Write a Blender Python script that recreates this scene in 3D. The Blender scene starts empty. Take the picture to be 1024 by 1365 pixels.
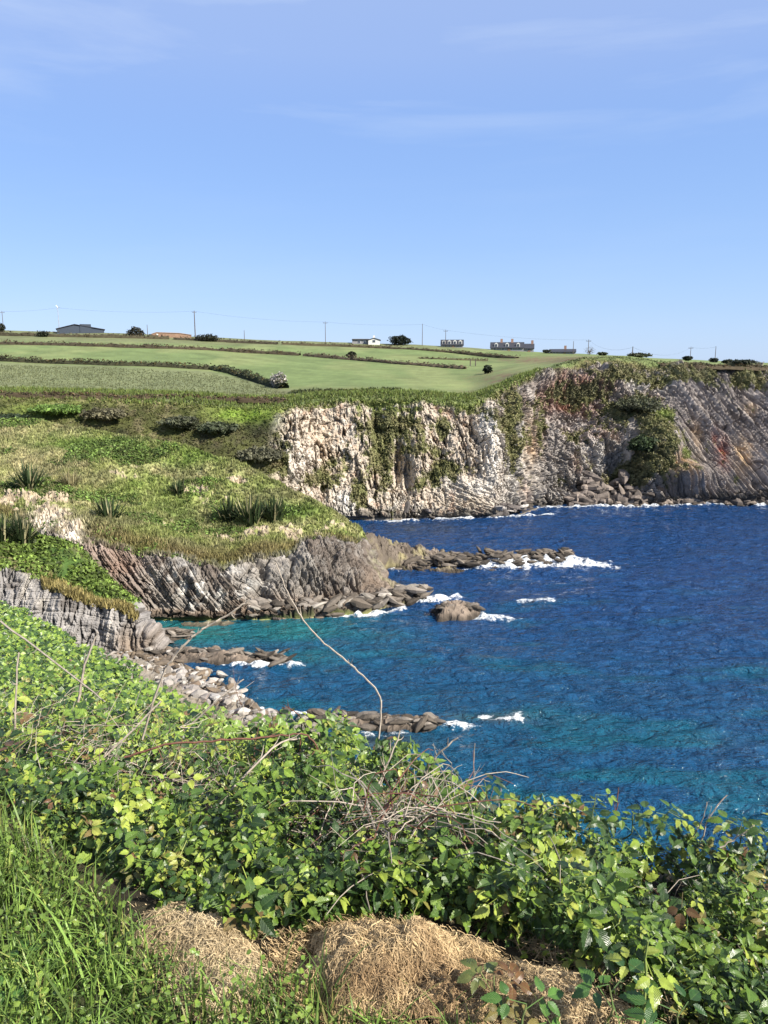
import bpy, math, random
import numpy as np
from mathutils import Vector
from mathutils.bvhtree import BVHTree

# ------------------------------------------------------------------ camera, sky, sun, exposure
S = bpy.context.scene
COL = S.collection
CAMZ = 20.0
F = 1025.0                 # focal length in photo pixels (photo is 1024 x 1365)
PITCH = math.radians(10.8)
K = 2.0 / 3.0              # table unit -> metres for everything beyond the near bank

cd = bpy.data.cameras.new('camera')
cam = bpy.data.objects.new('camera', cd); COL.objects.link(cam)
cam.location = (0, 0, CAMZ)
cam.rotation_euler = (math.pi / 2 - PITCH, 0, 0)
cd.sensor_fit = 'VERTICAL'; cd.sensor_height = 24.0
cd.lens = 24.0 * F / 1365.0
cd.clip_start = 0.05; cd.clip_end = 20000
S.camera = cam

SUN_DIR = Vector((0.80, -0.52, 0.66)).normalized()     # towards the sun: right, behind, fairly high
SUN_EL = math.asin(SUN_DIR.z)
SUN_AZ = math.atan2(SUN_DIR.x, SUN_DIR.y)
w = bpy.data.worlds.new('World'); S.world = w; w.use_nodes = True
nt = w.node_tree; nt.nodes.clear()
wo = nt.nodes.new('ShaderNodeOutputWorld'); bg = nt.nodes.new('ShaderNodeBackground')
sky = nt.nodes.new('ShaderNodeTexSky'); sky.sky_type = 'NISHITA'; sky.sun_disc = False
sky.sun_elevation = SUN_EL; sky.sun_rotation = SUN_AZ
sky.altitude = 0; sky.air_density = 1.0; sky.dust_density = 0.25; sky.ozone_density = 2.6
bg.inputs['Strength'].default_value = 0.088
tc = nt.nodes.new('ShaderNodeTexCoord')
mp = nt.nodes.new('ShaderNodeMapping'); mp.inputs['Scale'].default_value = (1.3, 1.3, 9.0)
mp.inputs['Rotation'].default_value = (0, math.radians(4), 0)
nz = nt.nodes.new('ShaderNodeTexNoise'); nz.inputs['Scale'].default_value = 1.6
nz.inputs['Detail'].default_value = 7; nz.inputs['Roughness'].default_value = 0.55; nz.inputs['Distortion'].default_value = 0.4
cr = nt.nodes.new('ShaderNodeValToRGB')
cr.color_ramp.elements[0].position = 0.50; cr.color_ramp.elements[0].color = (0, 0, 0, 1)
cr.color_ramp.elements[1].position = 0.80; cr.color_ramp.elements[1].color = (1, 1, 1, 1)
sx = nt.nodes.new('ShaderNodeSeparateXYZ')
mr = nt.nodes.new('ShaderNodeMapRange'); mr.inputs[1].default_value = 0.22; mr.inputs[2].default_value = 0.38
mr.inputs[3].default_value = 0.08; mr.inputs[4].default_value = 0.75
mu = nt.nodes.new('ShaderNodeMath'); mu.operation = 'MULTIPLY'
tint = nt.nodes.new('ShaderNodeMixRGB'); tint.blend_type = 'MULTIPLY'; tint.inputs[0].default_value = 1
tint.inputs[2].default_value = (1.0, 0.97, 1.14, 1)
mx = nt.nodes.new('ShaderNodeMixRGB'); mx.inputs[2].default_value = (3.7, 4.3, 5.3, 1)
grd = nt.nodes.new('ShaderNodeValToRGB'); grd.color_ramp.interpolation = 'B_SPLINE'
for e_, (p_, c_) in zip([grd.color_ramp.elements[0], grd.color_ramp.elements[1], grd.color_ramp.elements.new(.14), grd.color_ramp.elements.new(.3)],
                        [(0.0, (.50, .70, 1.0)), (1.0, (.13, .24, .62)), (.14, (.36, .59, .99)), (.34, (.22, .41, .90))]):
    e_.position = p_; e_.color = c_ + (1,)
gs = nt.nodes.new('ShaderNodeVectorMath'); gs.operation = 'SCALE'; gs.inputs['Scale'].default_value = 5.0
gm_ = nt.nodes.new('ShaderNodeMixRGB'); gm_.inputs[0].default_value = .82
L = nt.links.new
L(tc.outputs['Generated'], mp.inputs[0]); L(mp.outputs[0], nz.inputs['Vector']); L(nz.outputs[0], cr.inputs[0])
L(tc.outputs['Generated'], sx.inputs[0]); L(sx.outputs[2], mr.inputs[0])
L(cr.outputs[0], mu.inputs[0]); L(mr.outputs[0], mu.inputs[1]); L(mu.outputs[0], mx.inputs[0])
L(sky.outputs[0], tint.inputs[1]); L(sx.outputs[2], grd.inputs[0]); L(grd.outputs[0], gs.inputs[0]); L(tint.outputs[0], gm_.inputs[1]); L(gs.outputs[0], gm_.inputs[2]); L(gm_.outputs[0], mx.inputs[1]); L(mx.outputs[0], bg.inputs[0]); L(bg.outputs[0], wo.inputs[0])

sl = bpy.data.lights.new('sun', 'SUN'); sl.energy = 5.0; sl.angle = math.radians(0.5); sl.color = (1.0, 0.93, 0.82)
so = bpy.data.objects.new('sun', sl); COL.objects.link(so)
so.rotation_euler = SUN_DIR.to_track_quat('Z', 'Y').to_euler(); so.location = (40, -30, 60)
S.view_settings.view_transform = 'Standard'; S.view_settings.look = 'None'
S.view_settings.exposure = 1.14; S.view_settings.gamma = 1; S.view_settings.use_curve_mapping = False

# ------------------------------------------------------------------ numeric helpers
rng = np.random.default_rng(11)
random.seed(5)
sp, cp = math.sin(PITCH), math.cos(PITCH)

def at(px, py, Y):
    """world point seen at photo pixel (px, py) at forward distance Y (metres)"""
    px, py, Y = np.broadcast_arrays(np.asarray(px, float), np.asarray(py, float), np.asarray(Y, float))
    u = (px - 512) / F; v = (682.5 - py) / F
    dx = u; dy = cp + v * sp; dz = -sp + v * cp
    k = Y / dy
    return np.stack([dx * k, dy * k, CAMZ + dz * k], -1)

def far(px, py, Yt): return at(px, py, np.asarray(Yt, float) * K)

def yz(py, z=0.0):
    """table distance at which pixel row py meets the level z (table units)"""
    a = PITCH - np.arctan((682.5 - np.asarray(py, float)) / F)
    return (30.0 - z) / np.tan(a)

def proj(P):
    x, y, z = P[..., 0], P[..., 1], P[..., 2] - CAMZ
    d = y * cp - z * sp
    d = np.where(d < 0.05, 0.05, d)
    v = (y * sp + z * cp) / d
    return 512 + F * x / d, 682.5 - F * v

def hsh(a, b, c, seed=0):
    a = a.astype(np.int64); b = b.astype(np.int64); c = c.astype(np.int64)
    n = (a * 374761393 + b * 668265263 + c * 2147483647 + seed * 974634777) & 0xffffffff
    n = ((n ^ (n >> 13)) * 1274126177) & 0xffffffff
    n = ((n ^ (n >> 16)) * 2246822519) & 0xffffffff
    n = n ^ (n >> 15)
    return (n & 0xffffff) / float(0x1000000)

def vnoise(x, y, z, seed=0):
    x0, y0, z0 = np.floor(x), np.floor(y), np.floor(z)
    fx, fy, fz = x - x0, y - y0, z - z0
    fx = fx * fx * (3 - 2 * fx); fy = fy * fy * (3 - 2 * fy); fz = fz * fz * (3 - 2 * fz)
    r = 0
    for i in (0, 1):
        for j in (0, 1):
            for k in (0, 1):
                r = r + hsh(x0 + i, y0 + j, z0 + k, seed) * (fx if i else 1 - fx) * (fy if j else 1 - fy) * (fz if k else 1 - fz)
    return r * 2 - 1

def fbm(P, freq, octv=4, seed=0, gain=0.5):
    x, y, z = P[..., 0] * freq, P[..., 1] * freq, P[..., 2] * freq
    a, r, t = 1.0, 0, 0
    for o in range(octv):
        r = r + a * vnoise(x, y, z, seed + o * 17); t += a
        x, y, z = x * 2.03 + 5.1, y * 2.03 + 1.7, z * 2.03 + 9.2; a *= gain
    return r / t

def worley(P, freq, seed=0):
    """nearest and second distance, random cell number, and a per-cell tilted height (angular facets)"""
    x, y, z = P[..., 0] * freq, P[..., 1] * freq, P[..., 2] * freq
    x0, y0, z0 = np.floor(x), np.floor(y), np.floor(z)
    f1 = np.full(x.shape, 9.0); f2 = np.full(x.shape, 9.0); cid = np.zeros(x.shape); tilt = np.zeros(x.shape)
    for i in (-1, 0, 1):
        for j in (-1, 0, 1):
            for k in (-1, 0, 1):
                q = (hsh(x0 + i, y0 + j, z0 + k, seed) * 16777216).astype(np.int64)
                dx = x0 + i + (q & 255) / 255. - x; dy = y0 + j + ((q >> 8) & 255) / 255. - y; dz = z0 + k + ((q >> 16) & 255) / 255. - z
                d = dx * dx + dy * dy + dz * dz
                near = d < f1; f2 = np.where(near, f1, np.minimum(f2, d))
                cid = np.where(near, ((q * 2654435761) & 0xffff) / 65535., cid)
                a = (q & 1023) / 1023. * 6.283; b = ((q >> 10) & 1023) / 1023. * 2 - 1
                tilt = np.where(near, dx * np.cos(a) + dz * np.sin(a) + dy * b, tilt)
                f1 = np.where(near, d, f1)
    return np.sqrt(f1), np.sqrt(f2), cid, tilt

def blocks(s, t, seed=0, jl=3.0):
    """bedded rock: layers along s, cross joints along t -> (random height per block, crack 0..1, layer sawtooth)"""
    k = np.floor(s); f = s - k
    h = hsh(k, k * 0, k * 0, seed)
    t2 = t * (0.6 + 0.9 * h) / jl + h * 17.3
    j = np.floor(t2); g = t2 - j
    hb = hsh(k, j, k * 0, seed + 5)
    e = np.minimum(np.minimum(f, 1 - f), np.minimum(g, 1 - g) * jl * 0.9)
    crack = np.exp(-(e / 0.07) ** 2)
    return h * 0.6 + hb * 0.4, crack, f

def strata(P, s, t, seed=0, jl=6.0, jw=.5, warp=.5, rid=.9, iso=.5):
    """bedded rock: beds along s (uneven thickness), long grain along t, a few open joints; returns relief and bed tone"""
    S0 = np.stack([s, t * .10, P[..., 1] * .25], -1)
    s = s + warp * fbm(np.stack([s * .35, t * .08, P[..., 1] * .1], -1), 1.0, 3, seed + 1) * 1.6
    r = 0; tone = 0
    for k_, (f, a) in enumerate(((.45, 1.0), (1.13, .55), (2.7, .28))):
        q = s * f + .18 * fbm(np.stack([s * f, t * .5, P[..., 1] * .3], -1), 1.0, 2, seed + 20 + k_)
        b = np.floor(q); fr = q - b
        tt = t * f / jl + hsh(b, b * 0, b * 0, seed + 3) * 9 + .25 * fbm(P, .6 * f + .2, 2, seed + 9); j = np.floor(tt)
        h = hsh(b, b * 0, b * 0, seed + k_ * 7) * .6 + hsh(b, j, b * 0, seed + k_ * 7 + 1) * .4
        e = np.minimum(fr, 1 - fr); g = np.minimum(tt - j, 1 - tt + j) * jl
        mk = sstep(-.25, .25, fbm(P, .25 * f + .1, 2, seed + 31 + k_))
        r = r + a * (h + .45 * fr - .5 * np.exp(-(e / .07) ** 2) * (.35 + .65 * mk) - jw * np.exp(-(g / .08) ** 2) * mk)
        tone = tone + a * h
    r = r + rid * (1 - 2 * np.abs(fbm(np.stack([s * .9, t * .16, P[..., 1] * .3], -1), 1.0, 5, seed + 40, .6)))
    r = r + iso * fbm(P, 1.7, 4, seed + 50, .6)
    return r * .5, tone / 1.83

def fissures(P, s, t, seed, w_=.035):
    n = fbm(np.stack([s * .55, t * .13, P[..., 1] * .2], -1), 1.0, 4, seed, .6)
    return np.exp(-(n / w_) ** 2) * sstep(-.3, .3, fbm(P, .2, 2, seed + 4))

def crag(P, f=1.0, seed=0):
    """broken rock: angular facets at two sizes over a little ridged noise"""
    wp = np.stack([fbm(P, .5 * f, 3, seed + 60 + k) for k in range(3)], -1) * (.5 / f)
    r = 0
    for k_, (ff, a) in enumerate(((.55 * f, 1.0), (1.4 * f, .5))):
        f1, f2, c_, tl = worley((P + wp) * [1, 1, .75], ff, seed + k_ * 11)
        r = r + a * (c_ * .8 + tl * .75 - .35 * np.exp(-((f2 - f1) / .06) ** 2))
    n = fbm(P * [1, 1, .7], 1.6 * f, 3, seed); r = r + .3 * (1 - 2.6 * np.abs(n))
    return r * .8 - .5

def pchip(xk, yk, x):
    """monotone cubic through yk[..., n] at xk[n], sampled at x[m] -> [..., m]"""
    xk = np.asarray(xk, float); yk = np.asarray(yk, float); x = np.asarray(x, float)
    h = np.diff(xk); d = np.diff(yk, axis=-1) / h
    m = np.zeros_like(yk)
    d0, d1 = d[..., :-1], d[..., 1:]
    w1, w2 = 2 * h[1:] + h[:-1], h[1:] + 2 * h[:-1]
    with np.errstate(divide='ignore', invalid='ignore'):
        mm = (w1 + w2) / (w1 / d0 + w2 / d1)
    m[..., 1:-1] = np.where(d0 * d1 > 0, mm, 0)
    m[..., 0] = d[..., 0]; m[..., -1] = d[..., -1]
    i = np.clip(np.searchsorted(xk, x, side='right') - 1, 0, len(xk) - 2)
    t = (x - xk[i]) / h[i]
    hh = h[i]
    return ((2 * t ** 3 - 3 * t ** 2 + 1) * yk[..., i] + (t ** 3 - 2 * t ** 2 + t) * hh * m[..., i]
            + (-2 * t ** 3 + 3 * t ** 2) * yk[..., i + 1] + (t ** 3 - t ** 2) * hh * m[..., i + 1])

def loft(cols, rows_py, rows_Y, pxs, vs):
    """rows x cols control table -> grids px, py, Y of shape (len(vs), len(pxs))"""
    a = pchip(cols, np.array(rows_py, float), pxs); b = pchip(cols, np.array(rows_Y, float), pxs)
    n = np.arange(a.shape[0])
    py = pchip(n, a.T, vs).T; Y = pchip(n, b.T, vs).T
    return np.broadcast_to(pxs, py.shape), py, Y

def gnormals(P):
    du = np.gradient(P, axis=1); dv = np.gradient(P, axis=0)
    n = np.cross(du, dv); n /= np.linalg.norm(n, axis=-1, keepdims=True) + 1e-9
    return n

def gfaces(r, c):
    i = np.arange(r * c).reshape(r, c)
    return np.stack([i[:-1, :-1], i[:-1, 1:], i[1:, 1:], i[1:, :-1]], -1).reshape(-1, 4)

def blob(px, py, lst):
    """soft union of ellipses [(x, y, rx, ry, weight)]: where the photo shows that growth or rock colour"""
    r = np.zeros(np.shape(px))
    for (x, y, a, b, wt) in lst:
        r = np.maximum(r, wt * np.exp(-(((px - x) / a) ** 2 + ((py - y) / b) ** 2)))
    return r

def sstep(a, b, x):
    t = np.clip((x - a) / (b - a), 0, 1); return t * t * (3 - 2 * t)

def mixc(c, col, m):
    return c * (1 - m[..., None]) + np.asarray(col, float) * m[..., None]

def rotz(V, a):
    c_, s_ = math.cos(a), math.sin(a); R = np.array([[c_, -s_, 0], [s_, c_, 0], [0, 0, 1]]); return V @ R.T

# ------------------------------------------------------------------ mesh and object helpers
def np_mesh(name, V, Fc, mat=None, col=None, luv=None, rnd=None, smooth=False):
    V = np.ascontiguousarray(V.reshape(-1, 3), dtype=np.float32); Fc = np.ascontiguousarray(Fc, dtype=np.int32)
    me = bpy.data.meshes.new(name)
    me.vertices.add(len(V)); me.vertices.foreach_set('co', V.ravel())
    n, k = Fc.shape
    me.loops.add(n * k); me.loops.foreach_set('vertex_index', Fc.ravel())
    me.polygons.add(n); me.polygons.foreach_set('loop_start', np.arange(0, n * k, k, dtype=np.int32))
    me.polygons.foreach_set('use_smooth', np.full(n, smooth))
    if col is not None:
        a = me.attributes.new('Col', 'FLOAT_COLOR', 'POINT')
        c4 = np.ones((len(V), 4), np.float32); c4[:, :3] = np.clip(col.reshape(-1, 3), 0, 1); a.data.foreach_set('color', c4.ravel())
    if luv is not None:
        a = me.attributes.new('luv', 'FLOAT_VECTOR', 'POINT'); a.data.foreach_set('vector', np.ascontiguousarray(luv.reshape(-1, 3), np.float32).ravel())
    if rnd is not None:
        a = me.attributes.new('rnd', 'FLOAT', 'POINT'); a.data.foreach_set('value', np.ascontiguousarray(rnd.ravel(), np.float32))
    me.update(calc_edges=True)
    if mat: me.materials.append(mat)
    return me

def link(name, me, parent=None, loc=None, rot=None, scale=None):
    o = bpy.data.objects.new(name, me); COL.objects.link(o)
    if parent: o.parent = parent
    if loc is not None: o.location = loc
    if rot is not None: o.rotation_euler = rot
    if scale is not None: o.scale = scale
    return o

def tag(o, label=None, cat=None, group=None, kind=None):
    if label: o['label'] = label
    if cat: o['category'] = cat
    if group: o['group'] = group
    if kind: o['kind'] = kind
    return o

def thing(name, loc, label, cat, group=None, rz=0):
    o = bpy.data.objects.new(name, None); COL.objects.link(o); o.empty_display_size = 0.2
    o.location = loc; o.rotation_euler = (0, 0, rz)
    return tag(o, label, cat, group)

class MB:
    """collects boxes, prisms and tubes into one mesh"""
    def __init__(s): s.v = []; s.f = []
    def add(s, vs, fs):
        b = len(s.v); s.v += [tuple(map(float, p)) for p in vs]; s.f += [tuple(i + b for i in f) for f in fs]; return s
    def box(s, c, d):
        x, y, z = c; a, b, h = d[0] / 2, d[1] / 2, d[2] / 2
        vs = [(x + i * a, y + j * b, z + k * h) for k in (-1, 1) for j in (-1, 1) for i in (-1, 1)]
        return s.add(vs, [(0, 2, 3, 1), (4, 5, 7, 6), (0, 1, 5, 4), (2, 6, 7, 3), (0, 4, 6, 2), (1, 3, 7, 5)])
    def prism(s, prof, y0, y1):            # profile in (x, z), extruded along y
        n = len(prof)
        vs = [(p[0], y0, p[1]) for p in prof] + [(p[0], y1, p[1]) for p in prof]
        return s.add(vs, [tuple(range(n)), tuple(range(2 * n - 1, n - 1, -1))] + [(i, i + n, (i + 1) % n + n, (i + 1) % n) for i in range(n)])
    def prismx(s, prof, x0, x1):           # profile in (y, z), extruded along x
        n = len(prof)
        vs = [(x0, p[0], p[1]) for p in prof] + [(x1, p[0], p[1]) for p in prof]
        return s.add(vs, [tuple(range(n - 1, -1, -1)), tuple(range(n, 2 * n))] + [(i, (i + 1) % n, (i + 1) % n + n, i + n) for i in range(n)])
    def tube(s, pts, rad, n=5):
        pts = [Vector(p) for p in pts]; vs = []; fs = []
        if not hasattr(rad, '__len__'): rad = [rad] * len(pts)
        for i, p in enumerate(pts):
            d = (pts[min(i + 1, len(pts) - 1)] - pts[max(i - 1, 0)]).normalized()
            a = d.orthogonal().normalized() if abs(d.z) > .9 else d.cross(Vector((0, 0, 1))).normalized(); b = d.cross(a)
            for k in range(n):
                t = 2 * math.pi * k / n; vs.append(p + (a * math.cos(t) + b * math.sin(t)) * rad[i])
        for i in range(len(pts) - 1):
            for k in range(n):
                fs.append((i * n + k, i * n + (k + 1) % n, (i + 1) * n + (k + 1) % n, (i + 1) * n + k))
        fs.append(tuple(range(n - 1, -1, -1))); fs.append(tuple((len(pts) - 1) * n + k for k in range(n)))
        return s.add(vs, fs)
    def build(s, name, mat, parent=None, smooth=False):
        me = bpy.data.meshes.new(name); me.from_pydata(s.v, [], s.f); me.materials.append(mat)
        if smooth: me.polygons.foreach_set('use_smooth', [True] * len(me.polygons))
        me.update()
        return link(name, me, parent)

# ------------------------------------------------------------------ materials
G = 0.73    # all surface colours below are multiplied by this to give real-world reflectances
def mat_new(name):
    m = bpy.data.materials.new(name); m.use_nodes = True
    return m, m.node_tree, m.node_tree.nodes['Principled BSDF'], m.node_tree.nodes['Material Output']

def N(t, typ, **kw):
    n = t.nodes.new(typ)
    for k, v in kw.items():
        if k in n.inputs: n.inputs[k].default_value = v
        else: setattr(n, k, v)
    return n

def attr_mat(name, scale=2.0, var=0.35, bump=0.3, bscale=6.0, rough=0.9, dist=0.1, spec=0.2, transl=0.0):
    """surface whose own colour is the attribute Col, broken up by two noises, with a fine relief"""
    m, t, b, out = mat_new(name)
    a = N(t, 'ShaderNodeAttribute', attribute_name='Col'); g = N(t, 'ShaderNodeNewGeometry')
    n1 = N(t, 'ShaderNodeTexNoise', Scale=scale, Detail=8.0, Roughness=0.7)
    n2 = N(t, 'ShaderNodeTexNoise', Scale=bscale, Detail=10.0, Roughness=0.75)
    r = N(t, 'ShaderNodeMapRange'); r.inputs[1].default_value = 0.3; r.inputs[2].default_value = 0.7
    r.inputs[3].default_value = (1 - var) * G; r.inputs[4].default_value = (1 + var) * G
    mm = N(t, 'ShaderNodeVectorMath', operation='SCALE')
    t.links.new(g.outputs['Position'], n1.inputs['Vector']); t.links.new(g.outputs['Position'], n2.inputs['Vector'])
    t.links.new(n1.outputs[0], r.inputs[0]); t.links.new(a.outputs['Color'], mm.inputs[0]); t.links.new(r.outputs[0], mm.inputs['Scale'])
    t.links.new(mm.outputs[0], b.inputs['Base Color'])
    bp = N(t, 'ShaderNodeBump', Strength=bump, Distance=dist)
    t.links.new(n2.outputs[0], bp.inputs['Height']); t.links.new(bp.outputs[0], b.inputs['Normal'])
    b.inputs['Roughness'].default_value = rough; b.inputs['Specular IOR Level'].default_value = spec
    if transl:
        tr = N(t, 'ShaderNodeBsdfTranslucent'); mxs = N(t, 'ShaderNodeMixShader'); mxs.inputs[0].default_value = transl
        t.links.new(mm.outputs[0], tr.inputs[0]); t.links.new(b.outputs[0], mxs.inputs[1]); t.links.new(tr.outputs[0], mxs.inputs[2])
        t.links.new(mxs.outputs[0], out.inputs[0])
    return m

def plain(name, c, rough=0.7, scale=3.0, var=0.2, bump=0.0, metal=0.0, spec=0.3):
    m, t, b, out = mat_new(name)
    g = N(t, 'ShaderNodeNewGeometry'); n1 = N(t, 'ShaderNodeTexNoise', Scale=scale, Detail=6.0)
    t.links.new(g.outputs['Position'], n1.inputs['Vector'])
    rp = N(t, 'ShaderNodeValToRGB'); e = rp.color_ramp.elements
    e[0].position = 0.3; e[1].position = 0.7
    e[0].color = tuple(x * G * (1 - var) for x in c) + (1,); e[1].color = tuple(min(1, x * G * (1 + var)) for x in c) + (1,)
    t.links.new(n1.outputs[0], rp.inputs[0]); t.links.new(rp.outputs[0], b.inputs['Base Color'])
    b.inputs['Roughness'].default_value = rough; b.inputs['Metallic'].default_value = metal; b.inputs['Specular IOR Level'].default_value = spec
    if bump:
        bp = N(t, 'ShaderNodeBump', Strength=bump, Distance=0.02); t.links.new(n1.outputs[0], bp.inputs['Height']); t.links.new(bp.outputs[0], b.inputs['Normal'])
    return m

def leaf_mat(name, stops, rough=0.36, transl=0.17, spec=0.5, veins=9.0):
    """blades coloured from a ramp by the leaf's own random number; veins from the leaf's own coordinates"""
    m, t, b, out = mat_new(name)
    a = N(t, 'ShaderNodeAttribute', attribute_name='rnd'); oi = N(t, 'ShaderNodeObjectInfo')
    ad = N(t, 'ShaderNodeMath', operation='ADD'); fr = N(t, 'ShaderNodeMath', operation='FRACT')
    t.links.new(a.outputs['Fac'], ad.inputs[0]); t.links.new(oi.outputs['Random'], ad.inputs[1]); t.links.new(ad.outputs[0], fr.inputs[0])
    rp = N(t, 'ShaderNodeValToRGB'); rp.color_ramp.interpolation = 'LINEAR'
    e = rp.color_ramp.elements
    while len(e) < len(stops): e.new(0.5)
    for el, (p, c) in zip(e, stops): el.position = p; el.color = tuple(c) + (1,)
    t.links.new(fr.outputs[0], rp.inputs[0])
    uv = N(t, 'ShaderNodeAttribute', attribute_name='luv'); s = N(t, 'ShaderNodeSeparateXYZ'); t.links.new(uv.outputs['Vector'], s.inputs[0])
    ab = N(t, 'ShaderNodeMath', operation='ABSOLUTE'); t.links.new(s.outputs[0], ab.inputs[0])
    m1 = N(t, 'ShaderNodeMath', operation='MULTIPLY_ADD'); m1.inputs[1].default_value = -0.42; t.links.new(ab.outputs[0], m1.inputs[0]); t.links.new(s.outputs[1], m1.inputs[2])
    m2 = N(t, 'ShaderNodeMath', operation='MULTIPLY'); m2.inputs[1].default_value = veins; t.links.new(m1.outputs[0], m2.inputs[0])
    pp = N(t, 'ShaderNodeMath', operation='PINGPONG'); pp.inputs[1].default_value = 0.5; t.links.new(m2.outputs[0], pp.inputs[0])
    v1 = N(t, 'ShaderNodeMapRange'); v1.inputs[1].default_value = 0.0; v1.inputs[2].default_value = 0.14; t.links.new(pp.outputs[0], v1.inputs[0])
    v2 = N(t, 'ShaderNodeMapRange'); v2.inputs[1].default_value = 0.02; v2.inputs[2].default_value = 0.1; t.links.new(ab.outputs[0], v2.inputs[0])
    mn = N(t, 'ShaderNodeMath', operation='MULTIPLY'); t.links.new(v1.outputs[0], mn.inputs[0]); t.links.new(v2.outputs[0], mn.inputs[1])
    g = N(t, 'ShaderNodeNewGeometry'); nn = N(t, 'ShaderNodeTexNoise', Scale=45.0, Detail=5.0); t.links.new(g.outputs['Position'], nn.inputs['Vector'])
    sc = N(t, 'ShaderNodeMapRange'); sc.inputs[1].default_value = 0.3; sc.inputs[2].default_value = 0.7; sc.inputs[3].default_value = 0.72 * G; sc.inputs[4].default_value = 1.25 * G
    t.links.new(nn.outputs[0], sc.inputs[0])
    vm = N(t, 'ShaderNodeVectorMath', operation='SCALE'); t.links.new(rp.outputs[0], vm.inputs[0]); t.links.new(sc.outputs[0], vm.inputs['Scale'])
    mc = N(t, 'ShaderNodeMixRGB'); mc.inputs[1].default_value = (0.19, 0.26, 0.08, 1)
    k1 = N(t, 'ShaderNodeMapRange'); k1.inputs[3].default_value = 0.8; k1.inputs[4].default_value = 1.0; t.links.new(mn.outputs[0], k1.inputs[0])
    t.links.new(k1.outputs[0], mc.inputs[0]); t.links.new(vm.outputs[0], mc.inputs[2])
    t.links.new(mc.outputs[0], b.inputs['Base Color'])
    bp = N(t, 'ShaderNodeBump', Strength=0.55, Distance=0.004); t.links.new(pp.outputs[0], bp.inputs['Height']); t.links.new(bp.outputs[0], b.inputs['Normal'])
    b.inputs['Roughness'].default_value = rough; b.inputs['Specular IOR Level'].default_value = spec
    tr = N(t, 'ShaderNodeBsdfTranslucent'); mxs = N(t, 'ShaderNodeMixShader'); mxs.inputs[0].default_value = transl
    t.links.new(mc.outputs[0], tr.inputs[0]); t.links.new(b.outputs[0], mxs.inputs[1]); t.links.new(tr.outputs[0], mxs.inputs[2]); t.links.new(mxs.outputs[0], out.inputs[0])
    return m

M_ROCK = attr_mat('rock', scale=0.9, var=0.42, bump=0.55, bscale=2.2, dist=0.16, rough=0.88)
M_FIELD = attr_mat('field_turf', scale=0.12, var=0.22, bump=0.5, bscale=1.2, dist=0.25, rough=0.95)
M_FOL = attr_mat('foliage', scale=1.5, var=0.25, bump=0.0, rough=0.6, spec=0.25, transl=0.25)
M_SOIL = attr_mat('soil', scale=14.0, var=0.5, bump=0.8, bscale=40.0, dist=0.02, rough=1.0)
M_HAY = attr_mat('cut_grass', scale=30.0, var=0.25, bump=0.0, rough=0.75, spec=0.25, transl=0.12)
M_STEM = attr_mat('cane_bark', scale=40.0, var=0.35, bump=0.4, bscale=160.0, dist=0.003, rough=0.75)
M_BRAM = leaf_mat('bramble_leaf', [(0.0, (0.018, 0.045, 0.013)), (0.18, (0.035, 0.085, 0.017)), (0.45, (0.10, 0.19, 0.026)), (0.72, (0.22, 0.34, 0.04)), (0.93, (0.42, 0.49, 0.08)), (0.975, (0.24, 0.19, 0.06)), (1.0, (0.17, 0.08, 0.04))])
M_IVY = leaf_mat('ivy_leaf', [(0.0, (0.02, 0.05, 0.012)), (0.3, (0.08, 0.16, 0.025)), (0.75, (0.22, 0.34, 0.045)), (1.0, (0.30, 0.40, 0.06))], veins=5)
M_RED = leaf_mat('reddened_leaf', [(0.0, (0.16, 0.07, 0.03)), (0.5, (0.20, 0.13, 0.05)), (1.0, (0.15, 0.20, 0.05))])
M_DARKLEAF = leaf_mat('dark_leaf', [(0.0, (0.03, 0.09, 0.02)), (0.6, (0.06, 0.15, 0.03)), (1.0, (0.10, 0.22, 0.04))])
M_GRASS = attr_mat('grass_blade', scale=20.0, var=0.2, bump=0.0, rough=0.45, spec=0.35, transl=0.35)

# ================================================================== 1. THE FAR HEADLAND (cliff, gully bank, fields)
hc = [-700, -200, 0, 130, 260, 330, 362, 385, 440, 500, 560, 620, 660, 690, 730, 780, 830, 880, 940, 1024, 1250, 1700]
def c22(*a): return list(a)
b_py = c22(640, 640, 640, 640, 655, 668, 676, 682, 691, 692, 691, 690, 689, 687, 675, 673, 672, 672, 671, 671, 669, 666)
b_Y = [140, 140, 140, 140, 141, 143, 145, 147] + [float(yz(p)) for p in b_py[8:]]
l_py = c22(610, 610, 610, 612, 622, 634, 640, 642, 645, 644, 643, 643, 642, 640, 632, 630, 628, 625, 625, 625, 625, 625)
l_Y = c22(145, 145, 145, 145, 146, 147.5, 149, 150.5, 153, 153, 154, 154, 155, 158, 166, 169, 170, 171, 172, 173, 175, 178)
m_py = c22(570, 570, 570, 575, 582, 590, 592, 592, 588, 585, 585, 585, 580, 575, 570, 565, 560, 560, 560, 560, 560, 560)
m_Y = c22(150, 150, 150, 150, 151, 152, 152.5, 153, 156, 156, 157, 157, 158.5, 162, 171, 175, 178, 180, 182, 183, 186, 190)
e_py = c22(530, 530, 530, 533, 538, 543, 543, 541, 533, 530, 532, 538, 524, 508, 495, 482, 480, 486, 489, 494, 498, 500)
e_Y = c22(158, 158, 158, 158, 158, 158, 157, 157, 159, 160, 160, 161, 164, 170, 181, 188, 192, 194, 197, 200, 205, 215)
f_py = c22(500, 503, 506, 508, 510, 513, 513, 513, 512, 513, 514, 514, 505, 496, 486, 476, 475, 481, 484, 489, 492, 494)
f_Y = c22(185, 185, 185, 185, 188, 190, 190, 190, 190, 190, 190, 192, 194, 198, 208, 212, 215, 218, 220, 224, 230, 240)
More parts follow.
